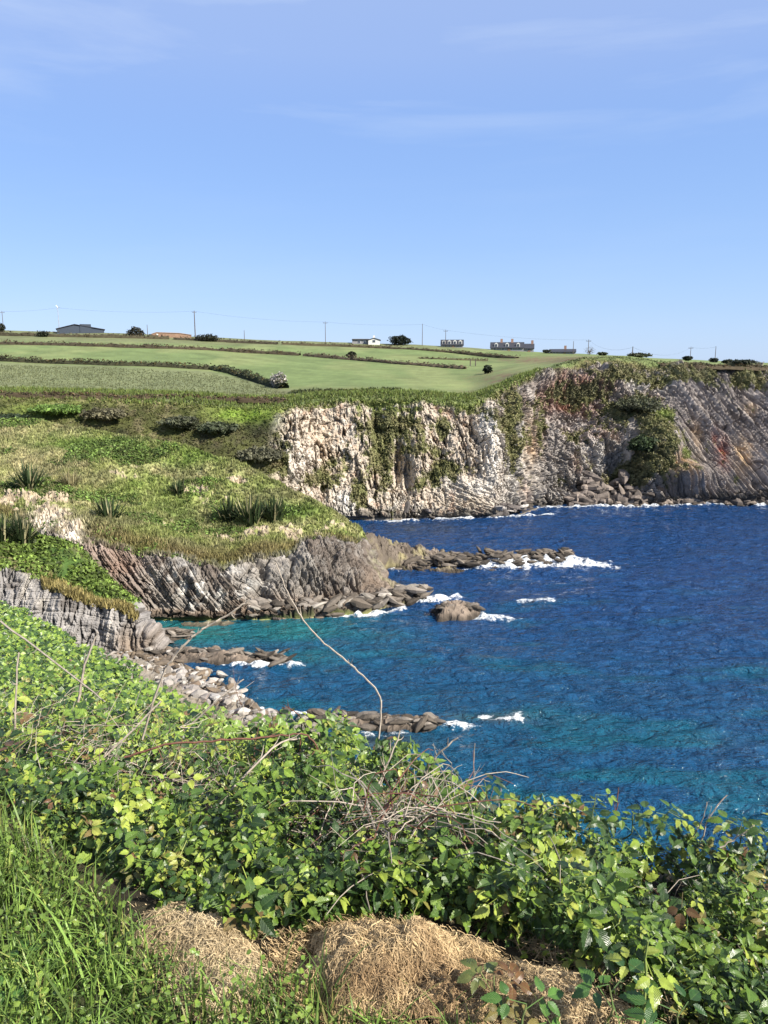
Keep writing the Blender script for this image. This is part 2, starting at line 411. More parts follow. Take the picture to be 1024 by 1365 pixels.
g_py = c22(462, 466, 470, 473, 477, 480, 481, 482, 484, 486, 487, 488, 487, 484, 479.5, 475.5, 476, 480, 482.5, 487, 490, 492)
g_Y = c22(250, 250, 250, 250, 252, 255, 255, 255, 255, 255, 255, 255, 256, 256, 260, 262, 265, 265, 270, 275, 280, 290)
s_py = c22(430, 436, 440, 443, 449, 452, 453, 454, 456, 458, 460, 463, 466, 467.5, 470, 471.5, 474, 477.5, 480.5, 483.5, 485, 486)
s_Y = c22(340, 340, 340, 340, 345, 350, 350, 350, 350, 350, 350, 350, 350, 350, 355, 355, 360, 360, 370, 380, 400, 420)
rows_py = [b_py, l_py, m_py, e_py, f_py, g_py, s_py]; rows_Y = [b_Y, l_Y, m_Y, e_Y, f_Y, g_Y, s_Y]
pxs = np.concatenate([np.linspace(-700, -10, 40, endpoint=False), np.linspace(-10, 350, 120, endpoint=False), np.linspace(350, 1040, 620, endpoint=False), np.linspace(1040, 1700, 40)])
vs = np.concatenate([np.linspace(0, 3, 240, endpoint=False), np.linspace(3, 3.35, 24, endpoint=False), np.linspace(3.35, 6, 70)])
PX, PY, YY = loft(hc, rows_py, rows_Y, pxs, vs)
P = far(PX, PY, YY)
VV = np.broadcast_to(vs[:, None], PX.shape)
cliffw = sstep(0.0, 0.05, VV) * (1 - sstep(2.85, 3.1, VV))             # 1 on the face, 0 on the fields
nrm = gnormals(P); nrm *= np.sign(-nrm[..., 1:2] * 0.7 + nrm[..., 2:3] + 1e-6)
x, y, z = P[..., 0], P[..., 1], P[..., 2]
# ---- relief of the face: buttresses, bedding, blocks
big = fbm(P * [1, 1, .45], 0.10, 4, 3)
mid = fbm(P * [1, 1, .6], 0.42, 4, 8)
r_right = sstep(868, 900, PX + (PY - 560) * 0.12)                       # tilted slab zone on the right
r_left = 1 - sstep(640, 700, PX)
r_mid = np.clip(1 - r_right - r_left, 0, 1)
wrp = fbm(P, 0.16, 3, 21) * 1.2
sR = (x * math.sin(math.radians(58)) + z * math.cos(math.radians(58))) / 1.3
tR = -x * math.cos(math.radians(58)) + z * math.sin(math.radians(58))
dR, hR = strata(P, sR, tR, 2, 11.0, .4, .15, .08, .10)
sL = x * .97 + z * .14
dL, hL = strata(P, sL, z, 9, 3.0, .3, 1.2)
cg = crag(P, 1.0, 5); cg2 = crag(P, 2.2, 15)
low = sstep(622, 655, PY - (PX - 640) * 0.25) * (1 - sstep(670, 700, PX)) * sstep(560, 620, PX)
dN, hN = strata(P, (z * 0.93 + x * 0.36) * 1.3, x, 14, 7.0, .3, .8)
dM, hM = strata(P, x * .75 + z * .4 + y * .75, z - x * .4, 31, 3.0, .3, 1.4, .5, .5)
dLn = (dL * .5 + cg * .5 + cg2 * .16 - fissures(P, sL, z, 70) * 1.1 - fissures(P, sL * 2.1, z * 2, 73) * .5) * (1 - low) + (dN + cg2 * .25) * low
disp = r_right * (dR * 3.2 - .4 - fissures(P, sR * 1.6, tR, 77, .05) * .9) + r_left * dLn + r_mid * (dM * .6 + cg * .85 + cg2 * .3 - fissures(P, x * .8 + y * .8, z, 75) * 1.3 - fissures(P, (x + y) * 2, z * 3, 76) * .6)
disp = disp + big * 2.0 * (1 - .6 * r_right) + mid * .6 * (1 - .8 * r_right) - .6
# buttress and hollows the photo shows
disp = disp + 3.4 * blob(PX, PY, [(868, 610, 26, 45, 1.0), (890, 640, 50, 16, .8)]) - 3.2 * blob(PX, PY, [(826, 622, 17, 34, 1.0)])
disp = disp - 2.2 * blob(PX, PY, [(531, 620, 5, 26, 1.0), (503, 575, 8, 55, .35), (545, 640, 6, 22, .7)]) + 1.4 * blob(PX, PY, [(655, 590, 16, 70, 1.0), (610, 600, 22, 60, .4), (560, 590, 15, 60, .4)])
disp = disp + 1.5 * blob(PX, PY, [(770, 500, 70, 12, 1.0)]) - 1.8 * blob(PX, PY, [(790, 540, 60, 25, 1.0)]) - 2.0 * blob(PX, PY, [(1010, 520, 25, 20, .6)])
leftbank = 1 - sstep(352, 385, PX + (PY - 590) * .15)
disp = disp * (1 - leftbank) + leftbank * (big * .8 + fbm(P, .5, 4, 77) * .35)
P = P + nrm * (disp * cliffw)[..., None] + np.array([0, -1, 0]) * (disp * cliffw * .25)[..., None]
# fields: gentle unevenness
P[..., 2] += (1 - cliffw) * (fbm(P * [1, 1, 0], 0.06, 3, 5) * .25 + sstep(3.0, 3.08, VV) * (1 - sstep(3.1, 3.35, VV)) * fbm(P * [1, 1, 0], .5, 3, 6) * .45)
P[0, :, 2] = -2.0; P[0, :, 1] -= 0.5
# ---- colours of rock, growth and turf
n1 = fbm(P, 0.35, 4, 50); n2 = fbm(P, 1.1, 4, 51); n3 = fbm(P * [1, 1, .25], 0.5, 4, 52)
rockL = np.ones(P.shape) * [0.49, 0.425, 0.345]
rockL = mixc(rockL, [0.52, 0.485, 0.43], sstep(-.1, .35, n1)); rockL = mixc(rockL, [0.36, 0.24, 0.17], sstep(.12, .5, n2) * .7)
rockM = np.ones(P.shape) * [0.29, 0.265, 0.24]; rockM = mixc(rockM, [0.45, 0.36, 0.30], sstep(0, .4, n1)); rockM = mixc(rockM, [0.43, 0.41, 0.38], sstep(.05, .4, n3) * .8)
rockR = np.ones(P.shape) * [0.24, 0.212, 0.195]; rockR = mixc(rockR, [0.37, 0.33, 0.305], sstep(.4, .65, hR)); rockR = mixc(rockR, [0.16, 0.13, 0.12], sstep(.1, .5, n2) * .4)
c = rockL * r_left[..., None] + rockM * r_mid[..., None] + rockR * r_right[..., None]
c = mixc(c, [0.52, 0.36, 0.20], np.clip(blob(PX, PY, [(985, 610, 12, 22, .7), (925, 590, 8, 30, .35), (715, 590, 8, 40, .6), (895, 630, 22, 14, .9), (1000, 545, 10, 10, .4), (420, 600, 50, 40, .35)]) * (1 + n2), 0, 1))
c = mixc(c, [0.34, 0.10, 0.06], np.clip(blob(PX, PY, [(958, 608, 8, 18, .8), (950, 590, 5, 14, .5)]) * (1 + n2 * 1.5), 0, 1))
c = mixc(c, [0.28, 0.15, 0.11], np.clip(blob(PX, PY, [(775, 525, 60, 30, .85), (745, 480, 90, 10, .6), (760, 560, 40, 30, .4)]) * (1 + n1 * 1.5), 0, 1))
c = mixc(c, [0.66, 0.63, 0.58], np.clip(blob(PX, PY, [(465, 672, 14, 16, 1.0), (655, 600, 12, 60, .7), (700, 610, 14, 40, .3), (680, 665, 30, 14, .5), (640, 650, 40, 12, .6), (852, 508, 16, 10, .8), (400, 610, 30, 40, .4)]) * (1 + n2), 0, 1))
wet = 1 - sstep(.3, 1.7, z * K ** 0 + n2 * .8)
c = mixc(c, [0.055, 0.050, 0.042], wet * sstep(.0, .02, VV) * .85 * np.clip(1 - blob(PX, PY, [(465, 672, 18, 18, 1)]), 0, 1))
# growth clinging to the face
veg = blob(PX, PY, [(507, 590, 20, 70, 1.0), (480, 560, 10, 40, .45), (545, 570, 30, 26, .7), (560, 600, 60, 14, .6), (590, 570, 30, 22, .6), (600, 625, 35, 16, .8), (570, 640, 22, 22, .75), (430, 640, 30, 20, .8), (455, 625, 22, 22, .7), (480, 655, 14, 30, .65),
                    (680, 560, 22, 70, .8), (720, 560, 14, 50, .5), (770, 580, 40, 20, .4), (700, 590, 18, 45, .55), (665, 520, 30, 14, .6), (840, 545, 45, 28, .75), (790, 520, 60, 18, .7), (880, 555, 14, 18, .8), (868, 590, 26, 34, .95), (850, 630, 40, 24, .85),
                    (905, 615, 18, 10, .7), (830, 500, 60, 14, .75), (900, 505, 80, 14, .8), (1000, 510, 60, 12, .7), (560, 545, 60, 6, .6), (620, 545, 30, 8, .6), (430, 540, 40, 6, .5), (370, 620, 14, 40, .7), (755, 640, 40, 10, .3), (890, 655, 60, 8, .35)])
edge = sstep(2.72, 2.95, VV + n1 * .22 + fbm(P * [1, 1, .1], .9, 3, 91) * .12)
vegm = np.clip(sstep(.36, .5, veg + n1 * .35 + fbm(P * [1, 1, .3], 1.0, 4, 59) * .55 + fbm(P * [1, 1, .6], 2.6, 3, 58) * .3) + edge + leftbank * sstep(.0, .1, VV), 0, 1)
vegc = np.ones(P.shape) * [0.155, 0.17, 0.055]; vegc = mixc(vegc, [0.26, 0.235, 0.12], sstep(-.15, .35, n2)); vegc = mixc(vegc, [0.055, 0.07, 0.03], sstep(.1, .4, n1) * .6)
vegc = mixc(vegc, [0.075, 0.075, 0.045], np.clip((.7 + n1 + n2) * blob(PX, PY, [(790, 510, 60, 16, 1), (840, 545, 40, 25, .8), (850, 620, 40, 30, .7), (300, 590, 90, 26, .8), (900, 500, 90, 14, .6)]), 0, 1))
vegc = mixc(vegc, [0.20, 0.31, 0.045], np.clip(blob(PX, PY, [(330, 552, 60, 14, .9), (60, 550, 60, 12, .7), (540, 538, 110, 10, .8), (880, 555, 14, 16, .9), (700, 484, 14, 6, .8), (905, 612, 16, 8, .8)]) * (1 + n2), 0, 1))
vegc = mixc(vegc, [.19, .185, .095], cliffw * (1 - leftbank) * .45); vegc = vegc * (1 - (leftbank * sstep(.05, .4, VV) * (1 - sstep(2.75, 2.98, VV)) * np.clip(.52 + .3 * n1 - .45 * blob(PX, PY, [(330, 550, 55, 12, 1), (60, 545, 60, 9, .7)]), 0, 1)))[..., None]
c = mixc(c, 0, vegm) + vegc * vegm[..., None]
# fields
turf = np.ones(P.shape) * [0.16, 0.215, 0.08]
turf = mixc(turf, [0.21, 0.25, 0.10], sstep(-.2, .4, fbm(P * [1, .35, 0], .12, 3, 60)))
h1line = np.interp(PX, [-700, 0, 150, 280, 330, 378, 420], [474, 482, 488, 494, 504, 517, 524])
rough = sstep(-2, 3, PY - h1line) * (1 - sstep(385, 430, PX))
turf = mixc(turf, [0.20, 0.215, 0.115], rough * (.75 + .25 * n2)); turf = mixc(turf, [0.115, 0.14, 0.06], rough * np.clip(sstep(.0, .3, n2) * .7, 0, 1))
turf = mixc(turf, [0.17, 0.19, 0.09], 1 - sstep(455, 461, PY - (PX - 200) * .02))
brown = blob(PX, PY, [(180, 528, 230, 4, .4), (460, 524, 90, 6, .5), (680, 505, 50, 10, .6), (740, 480, 70, 5, .8), (650, 522, 40, 7, .4)])
turf = mixc(turf, [0.17, 0.115, 0.07], np.clip(brown * (1 + n2 * 2 + n1), 0, 1))
turf = turf * (1 + .16 * n2 + .14 * fbm(P * [.5, 1.6, 0], .5, 3, 66) + .05 * np.sin((P[..., 1] * .95 - P[..., 0] * .3) * 2.4) * (VV > 3.3))[..., None]
strip = sstep(3.0, 3.1, VV) * (1 - sstep(3.25, 3.5, VV + n1 * .15))
turf = mixc(turf, [0.10, 0.13, 0.045], strip * .7)
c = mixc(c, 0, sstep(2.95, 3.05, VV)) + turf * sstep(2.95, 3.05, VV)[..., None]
HEAD_P, HEAD_C, HEAD_VEG, HEAD_V, HEAD_PX, HEAD_PY = P, c, vegm, VV, PX, PY
# land beyond the skyline, falling gently away behind it
bk = []
for dY, dz in ((12, -.4), (60, -5), (400, -14), (4000, -24)):
    r = P[-1].copy(); s = (r[:, 1:2] + dY) / r[:, 1:2]
    r[:, :2] *= s; r[:, 2] = np.maximum(r[:, 2] + dz, 2.0); bk.append(r)
P2 = np.concatenate([P, np.stack(bk)]); c2 = np.concatenate([c, np.repeat(c[-1:], len(bk), 0)])
me = np_mesh('headland', P2, gfaces(*P2.shape[:2]), M_ROCK, c2, smooth=False)
me.materials.append(M_FIELD)
fi = np.zeros((P2.shape[0] - 1, P2.shape[1] - 1), np.int32); fi[240:, :] = 1; me.polygons.foreach_set('material_index', fi.ravel())
sm = np.zeros(fi.shape, bool); sm[264:] = True; me.polygons.foreach_set('use_smooth', sm.ravel())
tag(link('headland', me), 'green fields ending in a pale and grey sea cliff', kind='structure')

def bvh_of(Pg): return BVHTree.FromPolygons(Pg.reshape(-1, 3).tolist(), gfaces(*Pg.shape[:2]).tolist())
HB = bvh_of(P2[::2, ::2])
def hit(px, py, tree):
    a = Vector(at(px, py, 10.0)) - Vector((0, 0, CAMZ)); a.normalize()
    h = tree.ray_cast(Vector((0, 0, CAMZ)), a, 2000)
    return h[0] if h[0] else None
def hitf(px, py):
    for k in range(0, 30):
        h = hit(px, py + k * .5, HB)
        if h: return h
    return Vector(far(px, py, 340))

# ================================================================== 2. THE GRASSY PROMONTORY
pc = [-700, -250, 0, 60, 110, 150, 200, 240, 300, 340, 390, 420, 450, 480, 500, 530, 575]
p0 = [838, 835, 832, 828, 826, 826, 826, 826, 826, 826, 826, 824, 822, 820, 815, 808, 800]
rt = [700, 700, 695, 712, 727, 731, 739, 752, 757, 747, 742, 726, 720, 730, 755, 786, 799.5]
rtY = [98, 98, 98, 95, 93, 92, 91.5, 91.5, 91.5, 93, 95.5, 98, 99.5, 100, 99, 97, 94.6]
mg = [640, 640, 640, 645, 650, 660, 671, 682, 690, 690, 697, 698, 702, 715, 744, 782, 799.3]
mgY = [112, 112, 112, 112, 112, 111, 110, 109, 108, 107, 106, 106, 105, 104, 102, 98, 95]
rg = [535, 545, 560, 565, 571, 577, 587, 596, 614, 631, 656, 669, 685, 706, 738, 779, 799]
rgY = [144, 140, 138, 136, 133, 130, 127, 124, 120, 117, 113, 111, 110, 107, 104, 99, 95.4]
pxs = np.concatenate([np.linspace(-700, -20, 36, endpoint=False), np.linspace(-20, 575, 570)])
vs = np.concatenate([np.linspace(0, 1, 170, endpoint=False), np.linspace(1, 2, 65, endpoint=False), np.linspace(2, 3, 50)])
PX, PY, YY = loft(pc, [p0, rt, mg, rg], [[float(yz(p)) for p in p0], rtY, mgY, rgY], pxs, vs)
P = far(PX, PY, YY); VV = np.broadcast_to(vs[:, None], PX.shape)
bk = []
for dY, dz in ((3, -.7), (8, -3.5), (13, -9), (17, -20)):
    r = P[-1].copy(); r[:, 1] += dY; r[:, 2] = np.maximum(r[:, 2] + dz, -2); bk.append(r)
P = np.concatenate([P, np.stack(bk)]); VV = np.concatenate([VV, np.full((4, VV.shape[1]), 3.1)])
PX = np.concatenate([PX, np.repeat(PX[-1:], 4, 0)]); PY = np.concatenate([PY, np.repeat(PY[-1:], 4, 0)])
nrm = gnormals(P); nrm *= np.sign(-nrm[..., 1:2] * .7 + nrm[..., 2:3] + 1e-6)
x, y, z = P[..., 0], P[..., 1], P[..., 2]
n1 = fbm(P, .35, 4, 150); n2 = fbm(P, 1.3, 4, 151); n3 = fbm(P, 3.0, 3, 153)
rocky_tip = sstep(395, 470, PX - (712 - PY) * .5)
rtop = 1.0 + n1 * .12 + n2 * .06 + sstep(470, 500, PX) * 2.2
rockw = sstep(0, .03, VV) * (1 - sstep(rtop - .06, rtop + .05, VV))
wrp = fbm(P, .22, 3, 160)
ang = np.radians(47 + 16 * sstep(300, 420, PX))
s1 = (x * np.sin(ang) + z * np.cos(ang)) * 1.75
t1 = (-x * np.cos(ang) + z * np.sin(ang)) * 1.75
dA, hA = strata(P, s1, t1, 40, 3.0, .7, .45, .22, .3)
rub = crag(P, 1.7, 44)
foot = 1 - sstep(.08, .2, VV + n2 * .05)
dd = dA * 1.25 + rub * .25 - fissures(P, s1, t1, 48, .04) * .7 + fbm(P, .3, 3, 42) * 1.3 + n3 * .10 - .4 - sstep(430, 520, PX) * .9
dd = dd * (1 - foot) + foot * (rub * .9 + .5 + n2 * .4)
dd = dd - 1.0 * blob(PX, PY, [(348, 790, 10, 26, 1.0), (440, 760, 8, 30, .4), (395, 800, 20, 8, .3)]) + .8 * blob(PX, PY, [(400, 765, 40, 30, 1), (300, 790, 40, 25, .5)])
soft = fbm(P, .28, 4, 45) * .8 + n2 * .20
outc = np.clip(blob(PX, PY, [(62, 690, 30, 18, 1.3), (22, 668, 30, 12, 1.3), (98, 722, 18, 20, 1.3), (75, 665, 20, 8, .9), (168, 635, 26, 7, .6), (262, 652, 18, 7, .7), (300, 720, 20, 8, .6), (225, 700, 14, 7, .5), (322, 640, 20, 5, .6), (440, 700, 20, 7, .7), (283, 665, 26, 14, .45), (340, 715, 30, 12, .7), (390, 712, 26, 14, .65), (180, 625, 30, 8, .3), (420, 718, 30, 10, .6), (350, 600, 22, 8, .4)]) * (1 + n2 * 1.8 + n3 * .8), 0, 1)
soft = soft + outc * rub * 1.0
dd = dd * (1 - .55 * sstep(450, 560, PX)); P = P + nrm * (dd * rockw + soft * (1 - rockw) * sstep(0, .03, VV) * .8)[..., None]
P[0, :, 2] = -1.5; P[0, :, 1] -= .5
gr = np.ones(P.shape) * [0.29, 0.265, 0.235]; gr = gr * (1 - .22 * sstep(340, 420, PX))[..., None]
gr = mixc(gr, [0.15, 0.125, 0.105], sstep(.45, .7, hA)); gr = mixc(gr, [0.60, 0.58, 0.54], sstep(.0, .3, n2 + n1 * .5) * (blob(PX, PY, [(275, 790, 75, 36, 1)]) * .9 + .15))
gr = mixc(gr, [0.24, 0.13, 0.085], np.clip(blob(PX, PY, [(150, 750, 45, 28, .6), (170, 790, 30, 30, .4)]) * (1 + n1), 0, 1))
gr = mixc(gr, [0.26, 0.18, 0.12], np.clip(foot + blob(PX, PY, [(430, 808, 100, 14, .9), (520, 780, 40, 30, .6)]), 0, 1) * .8)
gr = mixc(gr, [0.05, 0.043, 0.036], (1 - sstep(.15, .7, z + n2 * .4)) * .85)
tf = np.ones(P.shape) * [0.28, 0.31, 0.105]
tf = mixc(tf, [0.42, 0.38, 0.20], np.clip(sstep(-.2, .25, n1) * .8 + blob(PX, PY, [(40, 600, 90, 22, .9), (20, 580, 60, 16, .7), (230, 625, 50, 10, .6)]), 0, 1))
tf = mixc(tf, [0.17, 0.27, 0.045], np.clip(blob(PX, PY, [(120, 590, 90, 14, .9), (250, 610, 60, 16, .8), (230, 670, 60, 30, .6), (190, 650, 40, 20, .7), (390, 680, 50, 14, .8), (330, 650, 40, 16, .4)]) * (1 + n1 + n2), 0, 1))
tf = mixc(tf, [0.085, 0.105, 0.035], sstep(.02, .28, n2 * .7 + n1 * .8 + .25 * blob(PX, PY, [(160, 600, 90, 12, 1), (140, 650, 60, 30, .7), (250, 690, 90, 34, 1), (330, 660, 40, 24, .8), (200, 640, 60, 14, .6)]) - .06) * .5)
tf = mixc(tf, [0.22, 0.17, 0.075], sstep(.55, 1, 1 - np.abs(VV - 1.15) / .5) * .75)
tf = mixc(tf, [0.46, 0.38, 0.27], sstep(.35, .7, outc + n2 * .3)); tf = mixc(tf, [0.78, 0.71, 0.60], np.clip(blob(PX, PY, [(97, 724, 18, 20, 1), (62, 697, 26, 14, .9)]), 0, 1))
lich = sstep(.05, .3, n1 + n2 * .5) * sstep(455, 500, PX) * sstep(.9, 1.4, VV)
c = gr * rockw[..., None] + tf * (1 - rockw)[..., None]
c = mixc(c, [0.27, 0.26, 0.12], lich * .4)
PROM_P, PROM_C, PROM_ROCK, PROM_V, PROM_PX, PROM_PY, PROM_OUT = P, c, rockw, VV, PX, PY, outc
me = np_mesh('grassy_promontory', P, gfaces(*P.shape[:2]), M_ROCK, c)
tag(link('grassy_promontory', me), 'grassy promontory with dark bedded rock at its foot', kind='structure')
PB = bvh_of(P[::2, ::2])

# ================================================================== 3. LOW ROCK SPUR RUNNING OUT FROM IT
sc_ = [470, 500, 520, 560, 600, 640, 680, 720, 750, 772]
z0 = [778, 768, 762, 766, 765, 762, 759, 757, 751, 746]
md = [737, 735, 738, 745, 750, 751, 750, 749, 746.5, 745.3]; mdY = [107, 109, 110.5, 112, 113, 114.5, 115.5, 116.5, 117.5, 118]
ct = [705, 713, 719, 727, 736, 739.5, 741, 741.5, 742.5, 744.7]; ctY = [107, 111, 114, 116, 117, 118, 118.5, 119, 119.5, 119]
pxs = np.linspace(470, 772, 430); vs = np.linspace(0, 2, 130)
PX, PY, YY = loft(sc_, [z0, md, ct], [[float(yz(p)) for p in z0], mdY, ctY], pxs, vs)
P = far(PX, PY, YY)
bk = []
for dY, dz in ((1, -.25), (2.2, -1.2), (3.5, -4)):
    r = P[-1].copy(); r[:, 1] += dY; r[:, 2] += dz; bk.append(r)
P = np.concatenate([P, np.stack(bk)]); VV = np.concatenate([np.broadcast_to(vs[:, None], PX.shape), np.full((3, PX.shape[1]), 2.1)])
PX = np.concatenate([PX, np.repeat(PX[-1:], 3, 0)])
n2 = fbm(P, 1.1, 4, 251); n1 = fbm(P, .5, 3, 252)
dA, hA = strata(P, (P[..., 0] * .75 + P[..., 1] * .2 + P[..., 2] * .6) * 1.6, (P[..., 1] - P[..., 0] * .3) * 1.6, 60, 3, .5, .8, .3, .3)
rub = crag(P, 2.0, 64)
P[..., 2] += (dA * .45 + rub * .35 + n2 * .45 - .45 - sstep(600, 760, PX) * .18) * np.minimum(1, .3 + VV * 1.5)
P[0, :, 2] = -1.2
c = np.ones(P.shape) * [0.14, 0.115, 0.09]; c = mixc(c, [0.28, 0.23, 0.19], sstep(.3, .8, hA)); c = mixc(c, [0.34, 0.30, 0.15], sstep(.0, .3, n1) * .7 * (1 - sstep(560, 640, PX)))
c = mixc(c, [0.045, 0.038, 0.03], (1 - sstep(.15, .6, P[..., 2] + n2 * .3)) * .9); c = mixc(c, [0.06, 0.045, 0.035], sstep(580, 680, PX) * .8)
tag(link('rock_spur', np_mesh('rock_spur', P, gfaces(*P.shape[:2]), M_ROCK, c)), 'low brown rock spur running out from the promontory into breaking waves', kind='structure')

# ================================================================== 4. NEAR GREY BLUFF WITH IVY ON TOP
nc = [-700, -300, -60, 10, 40, 80, 120, 160, 190, 216]
z0 = [886, 886, 885, 883, 881, 879, 877, 875, 874, 872]
te = [735, 740, 748, 763, 773, 785, 802, 813, 838, 866]; teY = [78, 78, 78, 78, 78, 78, 77.8, 77.6, 77.2, 77.2]
cc_ = [675, 680, 690, 702, 710, 722, 758, 797, 832, 865]; ccY = [88, 87, 86, 85.5, 85, 84, 82, 80, 78.5, 77.6]
pxs = np.concatenate([np.linspace(-700, -20, 30, endpoint=False), np.linspace(-20, 216, 270)]); vs = np.concatenate([np.linspace(0, 1, 145, endpoint=False), np.linspace(1, 2, 60)])
PX, PY, YY = loft(nc, [z0, te, cc_], [[float(yz(p)) for p in z0], teY, ccY], pxs, vs)
P = far(PX, PY, YY); VV = np.broadcast_to(vs[:, None], PX.shape)
bk = []
for dY, dz in ((1.5, -.5), (3, -3), (5, -12)):
    r = P[-1].copy(); r[:, 1] += dY; r[:, 2] += dz; bk.append(r)
P = np.concatenate([P, np.stack(bk)]); VV = np.concatenate([VV, np.full((3, VV.shape[1]), 2.1)])
PX = np.concatenate([PX, np.repeat(PX[-1:], 3, 0)]); PY = np.concatenate([PY, np.repeat(PY[-1:], 3, 0)])
nrm = gnormals(P); nrm *= np.sign(-nrm[..., 1:2] * .7 + nrm[..., 2:3] + 1e-6)
n1 = fbm(P, .4, 4, 350); n2 = fbm(P, 1.4, 4, 351); n3 = fbm(P, 4, 3, 352)
dA, hA = strata(P, (P[..., 0] * .97 - P[..., 2] * .2) * 1.5, P[..., 2] * 1.5, 70, 1.6, .6, .6, .25, .2)
dB, hB = strata(P, (P[..., 2] * .97 + P[..., 0] * .12) * 1.1, P[..., 0] * 1.1, 75, 2.0, .7, .5, .15, .1)
rockw = sstep(0, .03, VV) * (1 - sstep(.97 + n1 * .1, 1.08 + n1 * .1, VV) * (1 - sstep(150, 180, PX)))
dd = dA * .75 + dB * .55 - .4 - fissures(P, P[..., 0] * 1.5, P[..., 2] * 1.5, 79, .04) * .5 + fbm(P * [1, 1, .4], .45, 4, 71) * 1.1 + n3 * .1 + .8 * (1 - sstep(.0, .2, VV)) * n2
P = P + nrm * (dd * rockw + (1 - rockw) * (n1 * .7 + n2 * .3))[..., None]
P[0, :, 2] = -1.5; P[0, :, 1] -= .4
c = np.ones(P.shape) * [0.30, 0.285, 0.275]; c = mixc(c, [0.42, 0.40, 0.38], sstep(.4, .9, hA)); c = mixc(c, [0.17, 0.15, 0.135], sstep(.05, .4, n2) * .7)
c = mixc(c, [0.60, 0.56, 0.50], np.clip(blob(PX, PY, [(40, 790, 8, 40, .7), (150, 850, 6, 30, .7), (60, 800, 10, 10, .5)]) * (1 + n2 * 2), 0, 1))
c = mixc(c, [0.30, 0.22, 0.15], np.clip(blob(PX, PY, [(180, 860, 30, 20, .6)]), 0, 1))
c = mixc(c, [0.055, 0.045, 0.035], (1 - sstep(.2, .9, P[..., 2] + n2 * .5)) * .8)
iv = np.ones(P.shape) * [0.06, 0.11, 0.025]; iv = mixc(iv, [0.26, 0.22, 0.11], sstep(-.1, .3, n1) * .8)
c = c * rockw[..., None] + iv * (1 - rockw)[..., None]
BL_P, BL_R, BL_PX, BL_PY, BL_V = P, rockw, PX, PY, VV
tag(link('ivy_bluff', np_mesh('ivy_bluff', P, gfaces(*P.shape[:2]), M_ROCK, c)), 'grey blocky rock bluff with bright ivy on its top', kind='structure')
BB = bvh_of(P[::2, ::2])

# ================================================================== 5. ROCKS IN THE WATER, BOULDERS, SHORE
def rock_isle(name, outl, h, label, cat, seed, base=(0.15, 0.12, 0.095), res=0.12, kind=None, lift=0.0, top=(0.29, 0.23, 0.18), fr=1.0):
    o = np.array([far(a, b, yz(b))[:2] for a, b in outl])
    lo, hi = o.min(0) - 1.2, o.max(0) + 1.2
    nx, ny = max(8, int((hi[0] - lo[0]) / res)), max(8, int((hi[1] - lo[1]) / res))
    X, Yg = np.meshgrid(np.linspace(lo[0], hi[0], nx), np.linspace(lo[1], hi[1], ny))
    ins = np.zeros(X.shape, bool); dmin = np.full(X.shape, 1e9)
    for i in range(len(o)):
        a, b = o[i], o[(i + 1) % len(o)]
        cnd = ((a[1] > Yg) != (b[1] > Yg)) & (X < (b[0] - a[0]) * (Yg - a[1]) / (b[1] - a[1] + 1e-12) + a[0]); ins ^= cnd
        d = b - a; t = np.clip(((X - a[0]) * d[0] + (Yg - a[1]) * d[1]) / (d @ d), 0, 1)
        dmin = np.minimum(dmin, np.hypot(X - a[0] - t * d[0], Yg - a[1] - t * d[1]))
    sd = np.where(ins, dmin, -dmin)
    Q = np.stack([X, Yg, X * 0 + seed], -1)
    n1 = fbm(Q, .6, 3, seed); n2 = fbm(Q, 1.6, 4, seed + 1)
    db, hb = strata(Q, (X * .8 + Yg * .45) * 1.6 * fr, (Yg * .8 - X * .4) * 1.6, seed, 2.5, .7, .9, .15, .25); cb = crag(Q, 2.0, seed + 2)
    sd = sd + n2 * .5
    Z = np.clip(sd / 1.1, -1.5, 1) ; Z = np.where(Z > 0, np.sqrt(np.clip(Z, 0, 1)), Z)
    Z = Z * h * (.75 + .5 * n1) + np.clip(sd * 1.5, 0, 1) * ((db - .3) * .75 * min(h, 1.2) + cb * .22 + n2 * .15) + lift
    Z = np.where(sd < 0, np.minimum(Z, sd * 1.2 - .05 + lift), Z)
    Q = np.stack([X, Yg, Z], -1)
    c = np.ones(Q.shape) * base; c = mixc(c, top, sstep(.3, .9, hb)); c = mixc(c, [0.05, 0.042, 0.034], (1 - sstep(.1, .45, Z + n2 * .25)) * .85)
    Fc = gfaces(*X.shape); keep = (Z.ravel()[Fc].max(1) > -.7); Fc = Fc[keep]
    used, inv = np.unique(Fc, return_inverse=True)
    cen = Q.reshape(-1, 3)[used].mean(0); cen[2] = 0
    ob = link(name, np_mesh(name, Q.reshape(-1, 3)[used] - cen, inv.reshape(Fc.shape), M_ROCK, c.reshape(-1, 3)[used]), loc=cen)
    if kind: tag(ob, label, kind=kind)
    else: tag(ob, label, cat)
    return ob

